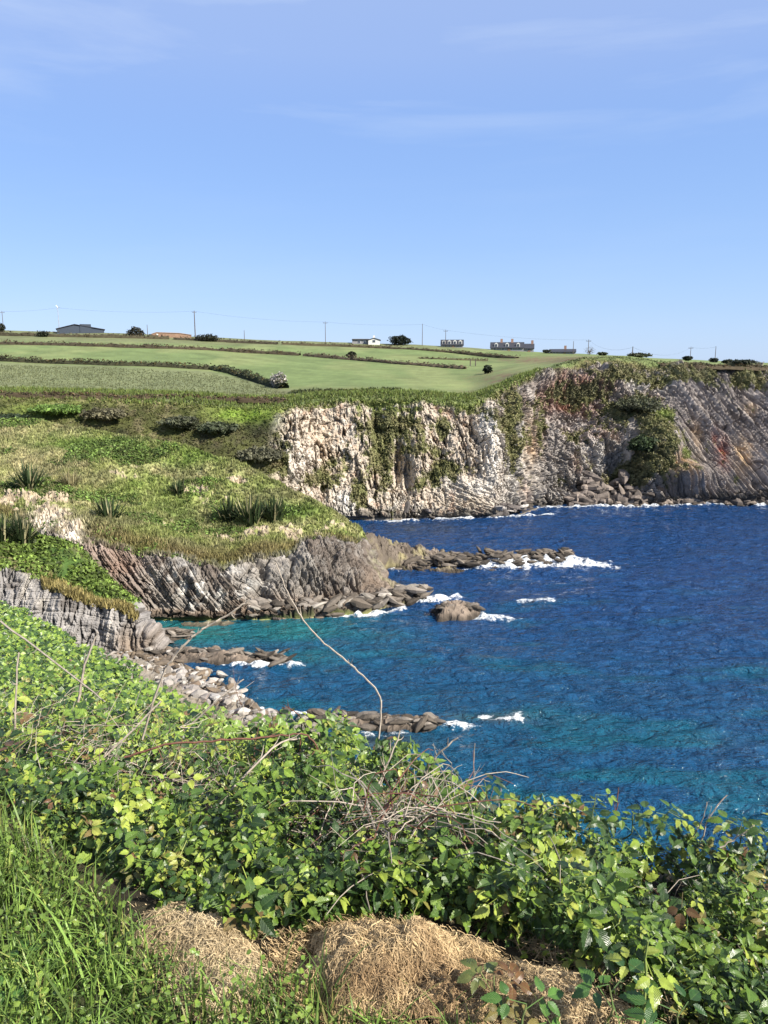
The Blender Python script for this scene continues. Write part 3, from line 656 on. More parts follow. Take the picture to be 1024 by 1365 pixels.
rock_isle('skerry', [(580, 817), (598, 811), (622, 812), (642, 815), (640, 822), (612, 826), (584, 826)], .85, 'low brown rock alone in the sea in front of the promontory tip', 'rock', 401)
rock_isle('skerry', [(571, 797), (585, 798), (602, 801), (600, 805), (580, 804)], .35, 'small dark rock awash just off the promontory tip', 'rock', 402)
rock_isle('rock_shelf', [(140, 866), (205, 860), (238, 868), (292, 866), (308, 874), (350, 877), (388, 879), (392, 884), (330, 887), (250, 886), (190, 888), (140, 886)], .4, 'long flat brown rock ledge reaching into the bay from the grey bluff', 'rock ledge', 403)
rock_isle('rock_shelf', [(203, 848), (228, 846), (255, 848), (256, 854), (230, 855), (206, 857)], .55, 'short straight brown ledge beside the turquoise inlet', 'rock ledge', 404)
rock_isle('submerged_rock', [(240, 830), (262, 828), (308, 829), (312, 832), (280, 834), (246, 834)], .12, 'pale flat rock just breaking the surface of the turquoise inlet', 'rock', 405, base=(.33, .30, .2), top=(.4, .36, .25))
rock_isle('reef', [(415, 958), (450, 955), (478, 958), (520, 961), (560, 963), (586, 968), (578, 975), (520, 979), (470, 977), (425, 972)], .6, 'long narrow brown reef in the nearest water behind the brambles', 'reef', 406, res=.11)
rock_isle('shore_rocks', [(110, 868), (190, 884), (240, 898), (290, 918), (325, 940), (352, 962), (420, 965), (440, 990), (300, 1050), (120, 1040), (40, 900)], .5, 'pale broken rocks along the shore under the bramble bank', 'shore', 407, base=(.22, .19, .15), top=(.36, .33, .29), res=.13, kind='structure', fr=.7)

def boulder_mesh(seed):
    r = np.random.default_rng(seed)
    nu, nv = 8, 6
    th = np.linspace(0, 2 * np.pi, nu, endpoint=False); ph = np.linspace(-np.pi / 2, np.pi / 2, nv)
    T, Ph = np.meshgrid(th, ph); Q = np.stack([np.cos(Ph) * np.cos(T), np.cos(Ph) * np.sin(T), np.sin(Ph)], -1)
    pl = r.normal(size=(9, 3)); pl /= np.linalg.norm(pl, axis=1)[:, None]; d = r.uniform(.55, .9, 9)
    dot = Q @ pl.T; k = np.min(np.where(dot > .05, d / np.maximum(dot, .05), 9), -1); k = np.minimum(k, 1.0)
    Q = Q * k[..., None] * r.uniform([.9, .7, .6], [1.5, 1.0, .9])
    i = np.arange(nu * nv).reshape(nv, nu); j = np.roll(i, -1, 1)
    Fc = np.stack([i[:-1], j[:-1], j[1:], i[1:]], -1).reshape(-1, 4)
    return Q.reshape(-1, 3), Fc
bm_v = {}
for key, cols_ in (('dark', [(.085, .075, .068), (.12, .10, .09), (.16, .14, .12)]), ('pale', [(.38, .35, .32), (.30, .27, .25), (.44, .41, .37)]), ('brown', [(.2, .15, .11), (.26, .2, .15), (.15, .115, .09)])):
    bm_v[key] = []
    for q in range(5):
        V, Fc = boulder_mesh(hash((len(key) * 7 + q * 13)) % 1000 + q)
        bm_v[key].append(np_mesh('boulder', V, Fc, M_ROCK, np.ones(V.shape) * cols_[q % 3]))
def boulders(n, fpos, szr, kinds, label, group, where):
    for i in range(n):
        px, py = fpos(i)
        if py is None: continue
        k = random.choice(kinds); s = random.uniform(*szr)
        p = far(px, py, yz(py)); p[2] = random.uniform(-.1, .25) * s + .02 + (.3 if 'bramble bank' in group and 'under' in group else 0)
        near_ = next(w__ for lim_, w__ in where if px < lim_)
        o = link('boulder', random.choice(bm_v[k]), loc=p, rot=(random.uniform(-.5, .5), random.uniform(-.5, .5), random.uniform(0, 6.28)), scale=(s, s, s * random.uniform(.7, 1.1)))
        tag(o, ('large ' if s > (szr[0] + szr[1]) / 2 else 'small ') + label[k] + ', ' + near_, 'boulder', group)
boulders(60, lambda i: (random.uniform(425, 625), random.uniform(676, 690.5)), (.35, .95), ['dark', 'dark', 'dark', 'pale'],
         {'dark': 'dark wet boulder under the pale cliff', 'pale': 'pale boulder under the pale cliff'}, 'boulders at the foot of the pale cliff', ((470, 'beside the white rock'), (520, 'below the green streak'), (570, 'below the dark fissure'), (9999, 'below the curved beds')))
boulders(78, lambda i: (random.uniform(755, 1040), random.uniform(660, 671.5)), (.5, 1.5), ['dark', 'brown', 'brown'],
         {'dark': 'dark wet boulder under the far grey cliff', 'brown': 'brown boulder under the far grey cliff'}, 'boulders under the far grey cliff', ((820, 'left of the green buttress'), (900, 'below the green buttress'), (960, 'below the ochre streak'), (9999, 'near the right edge')))
boulders(30, lambda i: (random.uniform(335, 520), None) if 0 else ((lambda a: (a, np.interp(a, [335, 420, 520], [826, 824, 808]) - random.uniform(-1, 4)))(random.uniform(335, 530))), (.25, .6), ['brown', 'dark'],
         {'dark': 'dark wet boulder along the waterline of the promontory', 'brown': 'brown boulder along the waterline of the promontory'}, 'boulders along the promontory waterline', ((390, 'left of the long cane'), (450, 'right of the long cane'), (500, 'by the surf'), (9999, 'near the outer tip')))
boulders(18, lambda i: (random.uniform(640, 760), random.uniform(742, 752)), (.25, .6), ['dark'],
         {'dark': 'dark rock awash at the outer end of the low spur'}, 'rocks at the end of the spur', ((680, 'on the landward side'), (720, 'amid the surf'), (9999, 'farthest out')))
boulders(80, lambda i: ((lambda a: (a, np.interp(a, [200, 240, 290, 325, 352], [892, 902, 922, 944, 962]) + random.uniform(0, 26)))(random.uniform(205, 352))), (.2, .55), ['pale', 'pale', 'pale', 'brown', 'dark'],
         {'dark': 'dark shore rock under the bramble bank', 'pale': 'pale shore rock under the bramble bank', 'brown': 'brown shore rock under the bramble bank'}, 'shore rocks under the bramble bank', ((245, 'nearest the grey bluff'), (290, 'in the middle of the shore'), (325, 'close to the water'), (9999, 'at the seaward end')))
boulders(14, lambda i: ((lambda a: (a, np.interp(a, [330, 380, 430], [948, 955, 962]) + random.uniform(-3, 4)))(random.uniform(325, 430))), (.2, .5), ['dark', 'pale'],
         {'dark': 'dark stone between bramble bank and reef', 'pale': 'pale stone between bramble bank and reef'}, 'shore stones behind the bramble bank', ((370, 'nearer the shore'), (400, 'half way out'), (9999, 'touching the reef')))

def rubble(name, parent, fpos, n, szr, colr, stretch=(1, 1, 1), yaw=None):
    Vt = [boulder_mesh(900 + k) for k in range(6)]; Vs = []; Fs = []; Cs = []; b_ = 0
    for i in range(n):
        V, Fc = Vt[i % 6]; p = np.array(fpos(i)); s_ = random.uniform(*szr)
        a = random.uniform(0, 6.28) if yaw is None else yaw + random.gauss(0, .25); q = V * s_ * stretch * [1, 1, random.uniform(.6, 1.3)]
        tl = random.gauss(.1, .35); q = q @ np.array([[math.cos(tl), 0, math.sin(tl)], [0, 1, 0], [-math.sin(tl), 0, math.cos(tl)]]).T
        q = rotz(q, a) + p; Vs.append(q); Fs.append(Fc + b_); b_ += len(V)
        cc = np.ones(V.shape) * np.array(random.choice(colr)) * random.uniform(.75, 1.25)
        Cs.append(mixc(cc, [.045, .038, .03], (1 - sstep(.05, .4, q[:, 2])) * .85))
    V = np.concatenate(Vs)
    if parent is not None: V = V - np.array(parent.location)
    return tag(link(name, np_mesh(name, V, np.concatenate(Fs), M_ROCK, np.concatenate(Cs)), parent), kind='stuff')
def along(pts, sy, z0_=0.0, zr=.3):
    pts = sorted(pts)
    def f(i):
        a = random.uniform(pts[0][0], pts[-1][0]); b = np.interp(a, [q[0] for q in pts], [q[1] for q in pts]) + random.gauss(0, sy)
        p = far(a, b, yz(b)); p[2] = z0_ + random.uniform(-.2, zr); return p
    return f
BRN_R = [(.12, .10, .08), (.17, .145, .12), (.25, .22, .19), (.07, .06, .05)]; PAL_R = [(.40, .37, .33), (.30, .27, .24), (.48, .45, .41), (.20, .155, .11), (.15, .12, .09)]
ob = {o.get('label'): o for o in COL.objects}
rubble('broken_rock', ob['long narrow brown reef in the nearest water behind the brambles'], along([(420, 962), (470, 966), (520, 970), (582, 971)], 2.2, .3, .3), 150, (.16, .42), BRN_R, (1.6, .8, .8), .1)
rubble('broken_rock', ob['low brown rock alone in the sea in front of the promontory tip'], along([(583, 820), (610, 818), (638, 819)], 1.6, .35, .5), 70, (.2, .5), BRN_R, (1.5, .8, .8), .1)
rubble('broken_rock', ob['long flat brown rock ledge reaching into the bay from the grey bluff'], along([(150, 876), (205, 875), (290, 877), (388, 882)], 2.2, .2, .3), 190, (.2, .45), BRN_R, (1.7, .9, .6), .05)
rubble('broken_rock', ob['short straight brown ledge beside the turquoise inlet'], along([(205, 852), (254, 851)], 1.0, .3, .35), 40, (.25, .5), BRN_R, (1.9, .8, .7), .05)
rubble('broken_rock', None, along([(330, 822), (420, 820), (480, 816), (530, 806), (574, 797)], 2.6, .35, .9), 330, (.2, .6), BRN_R + [(.33, .30, .26)], (1.5, .8, .9), .3)
COL.objects['broken_rock.004']['label'] = 'broken brown rock along the foot of the promontory'
rubble('broken_rock', COL.objects['rock_spur'], along([(500, 752), (560, 757), (640, 752), (700, 750), (762, 746)], 3.0, .35, .7), 420, (.2, .55), BRN_R[:2] + [BRN_R[3]], (1.6, .8, .8), .1)
rubble('broken_rock', COL.objects['shore_rocks'], along([(150, 884), (190, 894), (240, 910), (290, 930), (325, 950), (352, 972)], 9, .25, .4), 600, (.1, .42), PAL_R, (1.3, .9, .8))

def ledge(i):
    a = random.uniform(760, 1045); Y0 = yz(np.interp(a, [760, 1040], [673, 671])); k = random.random() ** 1.5
    p = far(a, 672, Y0 + k * 5); p[2] = k * 3.4 * (.5 + .5 * math.sin(a * .07) ** 2) + random.uniform(-.3, .5); return p
rubble('fallen_rock', COL.objects['headland'], ledge, 520, (.35, 1.3), [(.16, .135, .12), (.24, .2, .17), (.10, .085, .075)], (1.5, .9, .8))
rubble('fallen_rock', COL.objects['headland'], along([(425, 685), (500, 686), (620, 687), (700, 684)], 2.5, .3, 1.2), 260, (.2, .8), [(.16, .14, .13), (.10, .09, .085), (.38, .35, .32)], (1.4, .9, .8))

# ================================================================== 6. THE SEA
def geo(a, b, n): return np.geomspace(a, b, n)
xs = np.concatenate([-geo(6000, 62, 16)[:-1], np.linspace(-60, 95, 400), geo(100, 6000, 16)])
ys = np.concatenate([-geo(3000, 20, 10), np.linspace(-15, 20, 6)[:-1], geo(20, 120, 370), geo(126, 9000, 20)])
X, Yg = np.meshgrid(xs, ys); Q = np.stack([X, Yg, X * 0], -1)
inn = sstep(-60, -50, X) * (1 - sstep(85, 95, X)) * sstep(15, 22, Yg) * (1 - sstep(115, 120, Yg))
px, py = proj(Q); py = np.where(Yg > 5, py, 9999)
big = fbm(Q * [.55, 1, 1] + [0, 0, 3.3], .20, 3, 500); chop = fbm(Q * [.6, 1, 1], .75, 3, 510)
calm = 1 - .75 * blob(px, py, [(250, 840, 90, 25, 1), (330, 845, 90, 18, .8)])
Zs = (big * .42 + (1 - 2.4 * np.abs(chop)) * .17 - .05) * inn * calm
nf = fbm(Q * [1, .45, 1], 1.4, 4, 520); nf2 = fbm(Q * [.3, 1, 1], .6, 3, 530)
def poly_foam(pts, rad):
    r = np.zeros(X.shape)
    o = [(far(a, b, yz(b))[:2], wt) for a, b, wt in pts]
    for (a, wa), (b, wb) in zip(o[:-1], o[1:]):
        d = b - a; t = np.clip(((X - a[0]) * d[0] + (Yg - a[1]) * d[1]) / (d @ d), 0, 1)
        dist = np.hypot(X - a[0] - t * d[0], Yg - a[1] - t * d[1])
        r = np.maximum(r, (wa + (wb - wa) * t) * np.exp(-(dist / (rad * .95)) ** 2))
    return r
fo = poly_foam([(480, 693, .5), (520, 693, .8), (580, 692.5, .9), (640, 690.5, .8), (690, 689, 1), (735, 686, .9)], .9)
fo = np.maximum(fo, poly_foam([(700, 677, .6), (760, 675, .9), (840, 674, .9), (930, 673, .8), (1040, 672, .9)], .9))
fo = np.maximum(fo, poly_foam([(625, 762, .5), (650, 756, 1.1), (690, 753, 1.15), (740, 752, 1.25), (780, 752, 1.2), (812, 753.5, .7)], 1.9))
fo = np.maximum(fo, poly_foam([(745, 746, 1.0), (775, 749, 1.1)], 1.8))
fo = np.maximum(fo, poly_foam([(520, 760, 1.0), (532, 763, .7)], .9))
fo = np.maximum(fo, poly_foam([(556, 805, .9), (575, 802, 1.1), (608, 799, 1.05), (620, 803, .5)], .85))
fo = np.maximum(fo, poly_foam([(638, 822, 1.1), (665, 821, 1.1), (690, 823, .6)], .95))
fo = np.maximum(fo, poly_foam([(440, 823, .7), (480, 821, 1.1), (515, 817, .8), (540, 811, .7)], .5))
fo = np.maximum(fo, poly_foam([(690, 802, .6), (735, 803, .65)], .6))
fo = np.maximum(fo, poly_foam([(590, 866, .5), (612, 869, .5)], .4))
fo = np.maximum(fo, poly_foam([(300, 886, .8), (345, 888, .9), (400, 885, 1.0), (405, 883, .5)], .45))
fo = np.maximum(fo, poly_foam([(345, 948, .9), (380, 953, .9), (420, 956, .6)], .4))
fo = np.maximum(fo, poly_foam([(575, 966, 1.0), (605, 967, 1.0), (640, 968, .6)], .5))
fo = np.maximum(fo, poly_foam([(430, 975, .6), (470, 981, .7), (540, 982, .55)], .6))
fo = np.maximum(fo, poly_foam([(640, 955, .62), (690, 957, .6)], .8))
fo = np.maximum(fo, poly_foam([(430, 990, .5), (500, 1000, .5)], .6))
fm = sstep(.22, .9, fo + nf * .55 + nf2 * .25)
Zs = Zs + fm * (.06 + .9 * np.clip(fo - .55, 0, 1) * np.clip(.4 + nf * 1.6, 0, 2)) * inn
Q[..., 2] = Zs
xw = X; 
deep = np.ones(Q.shape) * [0.006, 0.038, 0.122]
teal = [0.005, 0.072, 0.112]
c = mixc(deep, teal, np.clip(sstep(.0, .5, nf2 + .25 * fbm(Q, .08, 3, 540)) * sstep(700, 900, py) * .5 + sstep(760, 1000, py) * .6 * (1 - .45 * sstep(500, 950, px)), 0, 1))
c = mixc(c, [0.016, 0.135, 0.135], np.clip(blob(px, py, [(250, 842, 100, 22, 1), (380, 838, 110, 20, .75), (430, 870, 60, 20, .35), (480, 850, 90, 20, .3)]), 0, 1))
c = mixc(c, [0.045, 0.045, 0.03], np.clip(blob(px, py, [(480, 990, 80, 10, .7), (660, 956, 60, 7, .5), (560, 704, 60, 8, .4), (215, 868, 40, 12, .4)]) * (1 + nf), 0, 1))
me = np_mesh('sea', Q, gfaces(*X.shape), None, c, rnd=fm, smooth=True)
m, t, b, out = mat_new('sea_water')
a = N(t, 'ShaderNodeAttribute', attribute_name='Col'); fa = N(t, 'ShaderNodeAttribute', attribute_name='rnd'); g = N(t, 'ShaderNodeNewGeometry')
mpn = N(t, 'ShaderNodeMapping'); mpn.inputs['Scale'].default_value = (.55, 1, 1); t.links.new(g.outputs['Position'], mpn.inputs[0])
w1 = N(t, 'ShaderNodeTexNoise', Scale=1.1, Detail=5.0, Roughness=0.6, Distortion=0.5); t.links.new(mpn.outputs[0], w1.inputs['Vector'])
w2 = N(t, 'ShaderNodeTexNoise', Scale=3.0, Detail=3.0, Roughness=0.6, Distortion=0.3); t.links.new(mpn.outputs[0], w2.inputs['Vector'])
b1 = N(t, 'ShaderNodeBump', Strength=1.0, Distance=1.35); t.links.new(w1.outputs[0], b1.inputs['Height'])
b2 = N(t, 'ShaderNodeBump', Strength=1.0, Distance=0.2); t.links.new(w2.outputs[0], b2.inputs['Height']); t.links.new(b1.outputs[0], b2.inputs['Normal'])
fn = N(t, 'ShaderNodeTexNoise', Scale=2.6, Detail=8.0, Roughness=0.7); t.links.new(g.outputs['Position'], fn.inputs['Vector'])
sm_ = N(t, 'ShaderNodeMath', operation='ADD'); t.links.new(fa.outputs['Fac'], sm_.inputs[0])
fr2 = N(t, 'ShaderNodeMapRange'); fr2.inputs[1].default_value = .35; fr2.inputs[2].default_value = .65; fr2.inputs[3].default_value = -.85; fr2.inputs[4].default_value = .17
t.links.new(fn.outputs[0], fr2.inputs[0]); t.links.new(fr2.outputs[0], sm_.inputs[1])
ff = N(t, 'ShaderNodeMapRange'); ff.inputs[1].default_value = .18; ff.inputs[2].default_value = .8; t.links.new(sm_.outputs[0], ff.inputs[0])
mxc = N(t, 'ShaderNodeMixRGB'); mxc.inputs[2].default_value = (.82, .85, .86, 1); t.links.new(ff.outputs[0], mxc.inputs[0]); t.links.new(a.outputs['Color'], mxc.inputs[1])
t.links.new(mxc.outputs[0], b.inputs['Base Color']); t.links.new(b2.outputs[0], b.inputs['Normal'])
rr = N(t, 'ShaderNodeMapRange'); rr.inputs[3].default_value = .07; rr.inputs[4].default_value = .8; t.links.new(ff.outputs[0], rr.inputs[0]); t.links.new(rr.outputs[0], b.inputs['Roughness'])
b.inputs['IOR'].default_value = 1.333
me.materials.append(m)
tag(link('sea', me), 'deep blue sea, turquoise in the inlet, with white foam round the rocks', kind='structure')
# seabed under it
sb = MB().box((0, 2000, -9), (14000, 16000, .5)).build('seabed', plain('seabed_sand', (.2, .17, .12))); tag(sb, kind='structure')

# ================================================================== 7. GROWTH ON CLIFFS AND SLOPES
def pick(weights, n):
    w_ = np.clip(weights.ravel(), 0, None); w_ = w_ / w_.sum()
    return rng.choice(len(w_), n, p=w_)

def tufts(name, pos, size, colr, nb=6, kind='grass', mat=None, parent=None, up=(0, 0, 1), lean=.55, width=.16):
    """many small tufts: nb one-triangle blades (grass) or nb leaf-sized faces spread through a ball (leafy)"""
    n = len(pos); size = np.broadcast_to(size, (n,))
    p = np.repeat(pos, nb, 0); s = np.repeat(size, nb)[:, None]; cc = np.repeat(colr, nb, 0) * rng.uniform(.65, 1.4, (n * nb, 1))
    if kind == 'grass':
        th = rng.uniform(0, 2 * np.pi, n * nb); ln = rng.uniform(0.05, lean, n * nb)
        d = np.stack([np.cos(th) * ln, np.sin(th) * ln, np.ones(n * nb)], -1); d /= np.linalg.norm(d, axis=1)[:, None]
        d = d * s * rng.uniform(.5, 1.15, (n * nb, 1))
        a2 = th + np.pi / 2 + rng.uniform(-.8, .8, n * nb); sd = np.stack([np.cos(a2), np.sin(a2), np.zeros(n * nb)], -1) * s * width
        o = rng.normal(size=(n * nb, 3)) * s * .18; o[:, 2] = 0
        V = np.stack([p + o - sd, p + o + sd, p + o + d], 1); Fc = np.arange(n * nb * 3).reshape(-1, 3)
        C_ = np.repeat(cc, 3, 0)
    else:
        o = rng.normal(size=(n * nb, 3)); o /= np.linalg.norm(o, axis=1)[:, None]; o *= rng.uniform(.3, 1, (n * nb, 1)) ** .5
        o[:, 2] = np.abs(o[:, 2]) * .9
        nn = o + rng.normal(size=(n * nb, 3)) * .6 + np.array([0, 0, .3]); nn /= np.linalg.norm(nn, axis=1)[:, None]
        a = np.cross(nn, rng.normal(size=(n * nb, 3))); a /= np.linalg.norm(a, axis=1)[:, None]; bb = np.cross(nn, a)
        q = p + o * s; ls = s * width * 2 * rng.uniform(.6, 1.3, (n * nb, 1))
        V = np.stack([q - a * ls, q + bb * ls * .55, q + a * ls, q - bb * ls * .55], 1); Fc = np.arange(n * nb * 4).reshape(-1, 4)
        C_ = np.repeat(cc, 4, 0)
    o_ = link(name, np_mesh(name, V, Fc, mat or M_FOL, C_), parent)
    return o_

def ppos(P, i):
    r_, c_ = np.unravel_index(i, P.shape[:2]); n = len(i)
    r2_ = np.clip(r_ + rng.choice([-1, 1], n), 0, P.shape[0] - 1); c2_ = np.clip(c_ + rng.choice([-1, 1], n), 0, P.shape[1] - 1)
    a, b_ = rng.uniform(0, .6, (n, 1)), rng.uniform(0, .6, (n, 1))
    return (P[r_, c_] * (1 - a) + P[r2_, c_] * a) * (1 - b_) + (P[r_, c2_] * (1 - a) + P[r2_, c2_] * a) * b_

# far cliff growth
P, c = HEAD_P, HEAD_C
area = np.linalg.norm(np.cross(np.gradient(P, axis=1), np.gradient(P, axis=0)), axis=-1)
vis = (HEAD_PX > -60) & (HEAD_PX < 1080) & (HEAD_V > .15) & (HEAD_V < 3.35)
i = pick(area * (HEAD_VEG * (HEAD_V < 3.0) + .45 * (HEAD_V >= 3.0)) * vis, 30000)
tag(tufts('cliff_scrub', ppos(P, i), rng.uniform(.12, .42, len(i)), c.reshape(-1, 3)[i] * [1.05, 1.0, 1.0] * 1.15, 4, 'leafy', width=.2), 'low scrub and grass clinging to the far cliff and its brink', 'scrub', kind='stuff')
i = pick(area * (HEAD_PX > -60) * (HEAD_PX < 720) * (HEAD_V > 2.9) * (HEAD_V < 3.5), 9000)
tag(tufts('brink_grass', ppos(P, i), rng.uniform(.25, .6, len(i)), np.array([[.13, .19, .05]]) * rng.uniform(.6, 1.4, (len(i), 1)) + rng.uniform(0, .05, (len(i), 1)) * [1, .5, 0], 4), 'long grass along the brink of the far cliff', 'grass', kind='stuff')
i = pick(area * (HEAD_PX > -60) * (HEAD_PX < 400) * (HEAD_V > 3.3) * (HEAD_PY > np.interp(HEAD_PX, [0, 150, 280, 330, 378, 420], [486, 491, 497, 508, 522, 530])), 9000)
tag(tufts('field_tufts', ppos(P, i), rng.uniform(.12, .3, len(i)), np.array([[.17, .19, .09]]) * rng.uniform(.6, 1.3, (len(i), 1)), 4), 'coarse tufts in the lower left field', 'grass', kind='stuff')
# promontory growth
P, c = PROM_P, PROM_C
area = np.linalg.norm(np.cross(np.gradient(P, axis=1), np.gradient(P, axis=0)), axis=-1)
turfw = (1 - PROM_ROCK) * (PROM_V > .9) * (PROM_V < 3.05) * (PROM_PX > -60) * (1 - np.clip(PROM_OUT * 2.1, 0, .98))
i = pick(area * turfw * (.35 + (PROM_V < 1.6)), 30000)
jit = rng.uniform(.55, 1.3, (len(i), 1))
tag(tufts('slope_grass', ppos(P, i), rng.uniform(.18, .42, len(i)) * np.where(PROM_V.ravel()[i] < 1.5, 1.6, 1.0), c.reshape(-1, 3)[i] * jit * 1.12, 6), 'rough grass covering the promontory', 'grass', kind='stuff')
gm = sstep(.02, .25, fbm(P, .22, 3, 170) + .3 * blob(PROM_PX, PROM_PY, [(230, 670, 80, 40, 1), (150, 600, 80, 16, 1), (390, 680, 60, 14, .7)]) - .05)
i = pick(area * turfw * gm, 13000)
tag(tufts('slope_scrub', ppos(P, i), rng.uniform(.15, .5, len(i)), np.array([.13, .20, .045]) * rng.uniform(.35, 1.6, (len(i), 1)) * (1 + .9 * fbm(P.reshape(-1, 3)[i], .5, 2, 93)[:, None]), 5, 'leafy', width=.16), 'bracken and low scrub on the promontory', 'scrub', kind='stuff')
# bluff ivy
P = BL_P
area = np.linalg.norm(np.cross(np.gradient(P, axis=1), np.gradient(P, axis=0)), axis=-1)
i = pick(area * (1 - BL_R) * (BL_V > .8) * (BL_PX > -80) * (.3 + .7 * sstep(-.28, .0, fbm(P, .5, 3, 94) + .25 * blob(BL_PX, BL_PY, [(110, 765, 50, 34, 1)]))), 10500)
tag(tufts('bluff_ivy', ppos(P, i), rng.uniform(.15, .42, len(i)), np.array([.15, .22, .045]) * rng.uniform(.25, 1.7, (len(i), 1)) * (1 + .8 * fbm(P.reshape(-1, 3)[i], 1.2, 2, 91)[:, None]), 5, 'leafy', width=.22), 'bright green ivy covering the top of the grey bluff', 'ivy', kind='stuff')
i = pick(area * ((BL_V > .9) & (BL_V < 1.15) & (BL_PX > 60) & (BL_PX < 180)), 900)
tag(tufts('bluff_grass', ppos(P, i), rng.uniform(.3, .6, len(i)), np.array([.36, .30, .12]) * rng.uniform(.6, 1.3, (len(i), 1)), 6), 'dry grass hanging over the lip of the grey bluff', 'grass', kind='stuff')

# flax clumps: sword-leaved plants on the slope
def flax(px, py, tree, h, label, dark=1.0, tan=False):
    p = hit(px, py, tree)
    if p is None: p = Vector(far(px, py, 105))
    h *= 1.35; t = thing('flax_clump', p - Vector((0, 0, .15)), label, 'flax', 'sword-leaved flax clumps on the slope')
    n = 110; V = []; Fc = []; Cc = []
    base = np.array([.30, .26, .13]) if tan else np.array([.05, .08, .03]) * dark
    for q in range(n):
        th = rng.uniform(0, 6.283); ln = rng.uniform(.1, 1.0); L_ = h * rng.uniform(.7, 1.15); wd = h * .026
        d = np.array([math.cos(th), math.sin(th), 0]); sd = np.array([-d[1], d[0], 0]); b_ = len(V)
        r0 = d * rng.uniform(0, .3) * h
        col_ = (base if rng.random() > .16 else np.array([.36, .33, .18])) * rng.uniform(.6, 1.4)
        for k in range(5):
            s_ = k / 4; q_ = r0 + d * ln * L_ * s_ * .75 + np.array([0, 0, L_ * (s_ * (1.05 - .25 * ln) - .42 * ln * s_ ** 2.4)])
            wk = wd * (1 - s_ ** 3) + .002
            V += [q_ - sd * wk, q_ + sd * wk]; Cc += [col_, col_]
        for k in range(4): Fc.append((b_ + 2 * k, b_ + 2 * k + 1, b_ + 2 * k + 3, b_ + 2 * k + 2))
    tag(link('sword_leaves', np_mesh('sword_leaves', np.array(V), np.array(Fc), M_FOL, np.array(Cc)), t), kind='stuff')
    m_ = MB(); m_.tube([(0, 0, -.2), (0, 0, .12 * h)], [.16 * h, .1 * h], 7); m_.build('root_crown', plain('root_crown_%d' % px, (.12, .09, .06)), t)
flax(40, 652, PB, 2.3, 'large flax clump standing alone on the pale bank at the left')
flax(95, 648, PB, 1.5, 'dry tan flax clump just right of the large one on the pale bank', tan=True)
flax(146, 693, PB, 1.9, 'dark flax clump half way down the grassy slope')
flax(306, 694, PB, 2.0, 'left flax clump in the row above the grey rock face', .8)
flax(334, 698, PB, 2.3, 'middle flax clump in the row above the grey rock face', .8)
flax(365, 693, PB, 2.1, 'right flax clump in the row above the grey rock face', .8)
flax(238, 658, PB, 1.4, 'small flax clump higher on the slope, left of the row of three')
flax(2, 722, BB, 2.0, 'dark flax clump cut by the left edge, behind the ivy', .6)
flax(30, 722, BB, 1.8, 'dark flax clump standing behind the ivy on the grey bluff', .6)

# ================================================================== 8. HEDGES, SHRUBS, TREES ON THE FIELDS
def hedge(pts, wd, ht, label, colr, dens=26, gap=0.0, leaf=.2):
    P_ = [hitf(a, b) for a, b in pts]
    wd *= .9; ht *= .85; base = P_[0].copy(); t = thing('hedgerow', base, label, 'hedge')
    path = np.array([[p.x, p.y, p.z] for p in P_]) - np.array(base)
    seg = np.linalg.norm(np.diff(path, axis=0), axis=1); cum = np.concatenate([[0], np.cumsum(seg)]); Lt = cum[-1]
    # earthen bank core
    nk = max(4, int(Lt / .8)); tt = np.linspace(0, Lt, nk); cx = np.stack([np.interp(tt, cum, path[:, k]) for k in range(3)], -1)
    dr = np.gradient(cx, axis=0); dr[:, 2] = 0; dr /= np.linalg.norm(dr, axis=1)[:, None] + 1e-9; sd = np.stack([-dr[:, 1], dr[:, 0], dr[:, 0] * 0], -1)
    prof = [(-1, -.5), (-.8, .3), (-.45, .72), (0, .8), (.45, .72), (.8, .3), (1, -.5)]
    V = np.stack([cx + sd * (a * wd / 2) + np.array([0, 0, 1]) * (b * ht) * (.8 + .35 * fbm(cx + 7, .7, 2, 3)[:, None] if b > 0 else 1) for a, b in prof], 1)
    V = V + .1 * rng.normal(size=V.shape) * min(1, ht)
    link('bank', np_mesh('bank', V, gfaces(V.shape[0], V.shape[1]), M_FIELD, np.ones(V.shape) * (np.array(colr) * .8)), t)
    n = int(Lt * dens * .55); tt = rng.uniform(0, Lt, n); q = np.stack([np.interp(tt, cum, path[:, k]) for k in range(3)], -1)
    q[:, :2] += rng.uniform(-.5, .5, (n, 2)) * wd * .85
    bump = 1 + .55 * fbm(np.stack([tt, tt * 0, tt * 0], -1), .22, 3, 12)
    q[:, 2] += rng.uniform(.1, .95, n) * ht * bump
    cc = np.array(colr) * rng.uniform(.6, 1.5, (n, 1)) + (rng.random((n, 1)) < .3) * np.array([.05, .025, .0])
    o = tufts('foliage', q, leaf * rng.uniform(.8, 1.6, n), cc, 5, 'leafy', parent=t, width=.3); tag(o, kind='stuff')
    return t
hedge([(-60, 476), (0, 481), (60, 484), (150, 487), (220, 489), (280, 493)], 2.0, 1.15, 'dark hedgerow along the top of the lower left field', (.06, .06, .032), 34)
hedge([(284, 493), (310, 498), (335, 506), (358, 513), (378, 518)], 2.2, 1.3, 'dark hedge running downhill to the white blossoming bush', (.04, .05, .026), 40)
hedge([(-60, 454), (0, 459), (100, 461), (210, 464.5), (300, 468), (400, 474)], 2.0, 1.1, 'long brown hedge bank crossing the left fields below the farm', (.085, .07, .045), 18)
hedge([(406, 474.5), (470, 480), (540, 486), (620, 492)], 2.0, 1.0, 'brown hedge bank continuing right to the cliff path', (.11, .09, .06), 18)
hedge([(-60, 443), (0, 447), (80, 449), (160, 450.5), (225, 452)], 2.4, 1.4, 'upper hedge below the dark barn', (.085, .075, .045), 14)
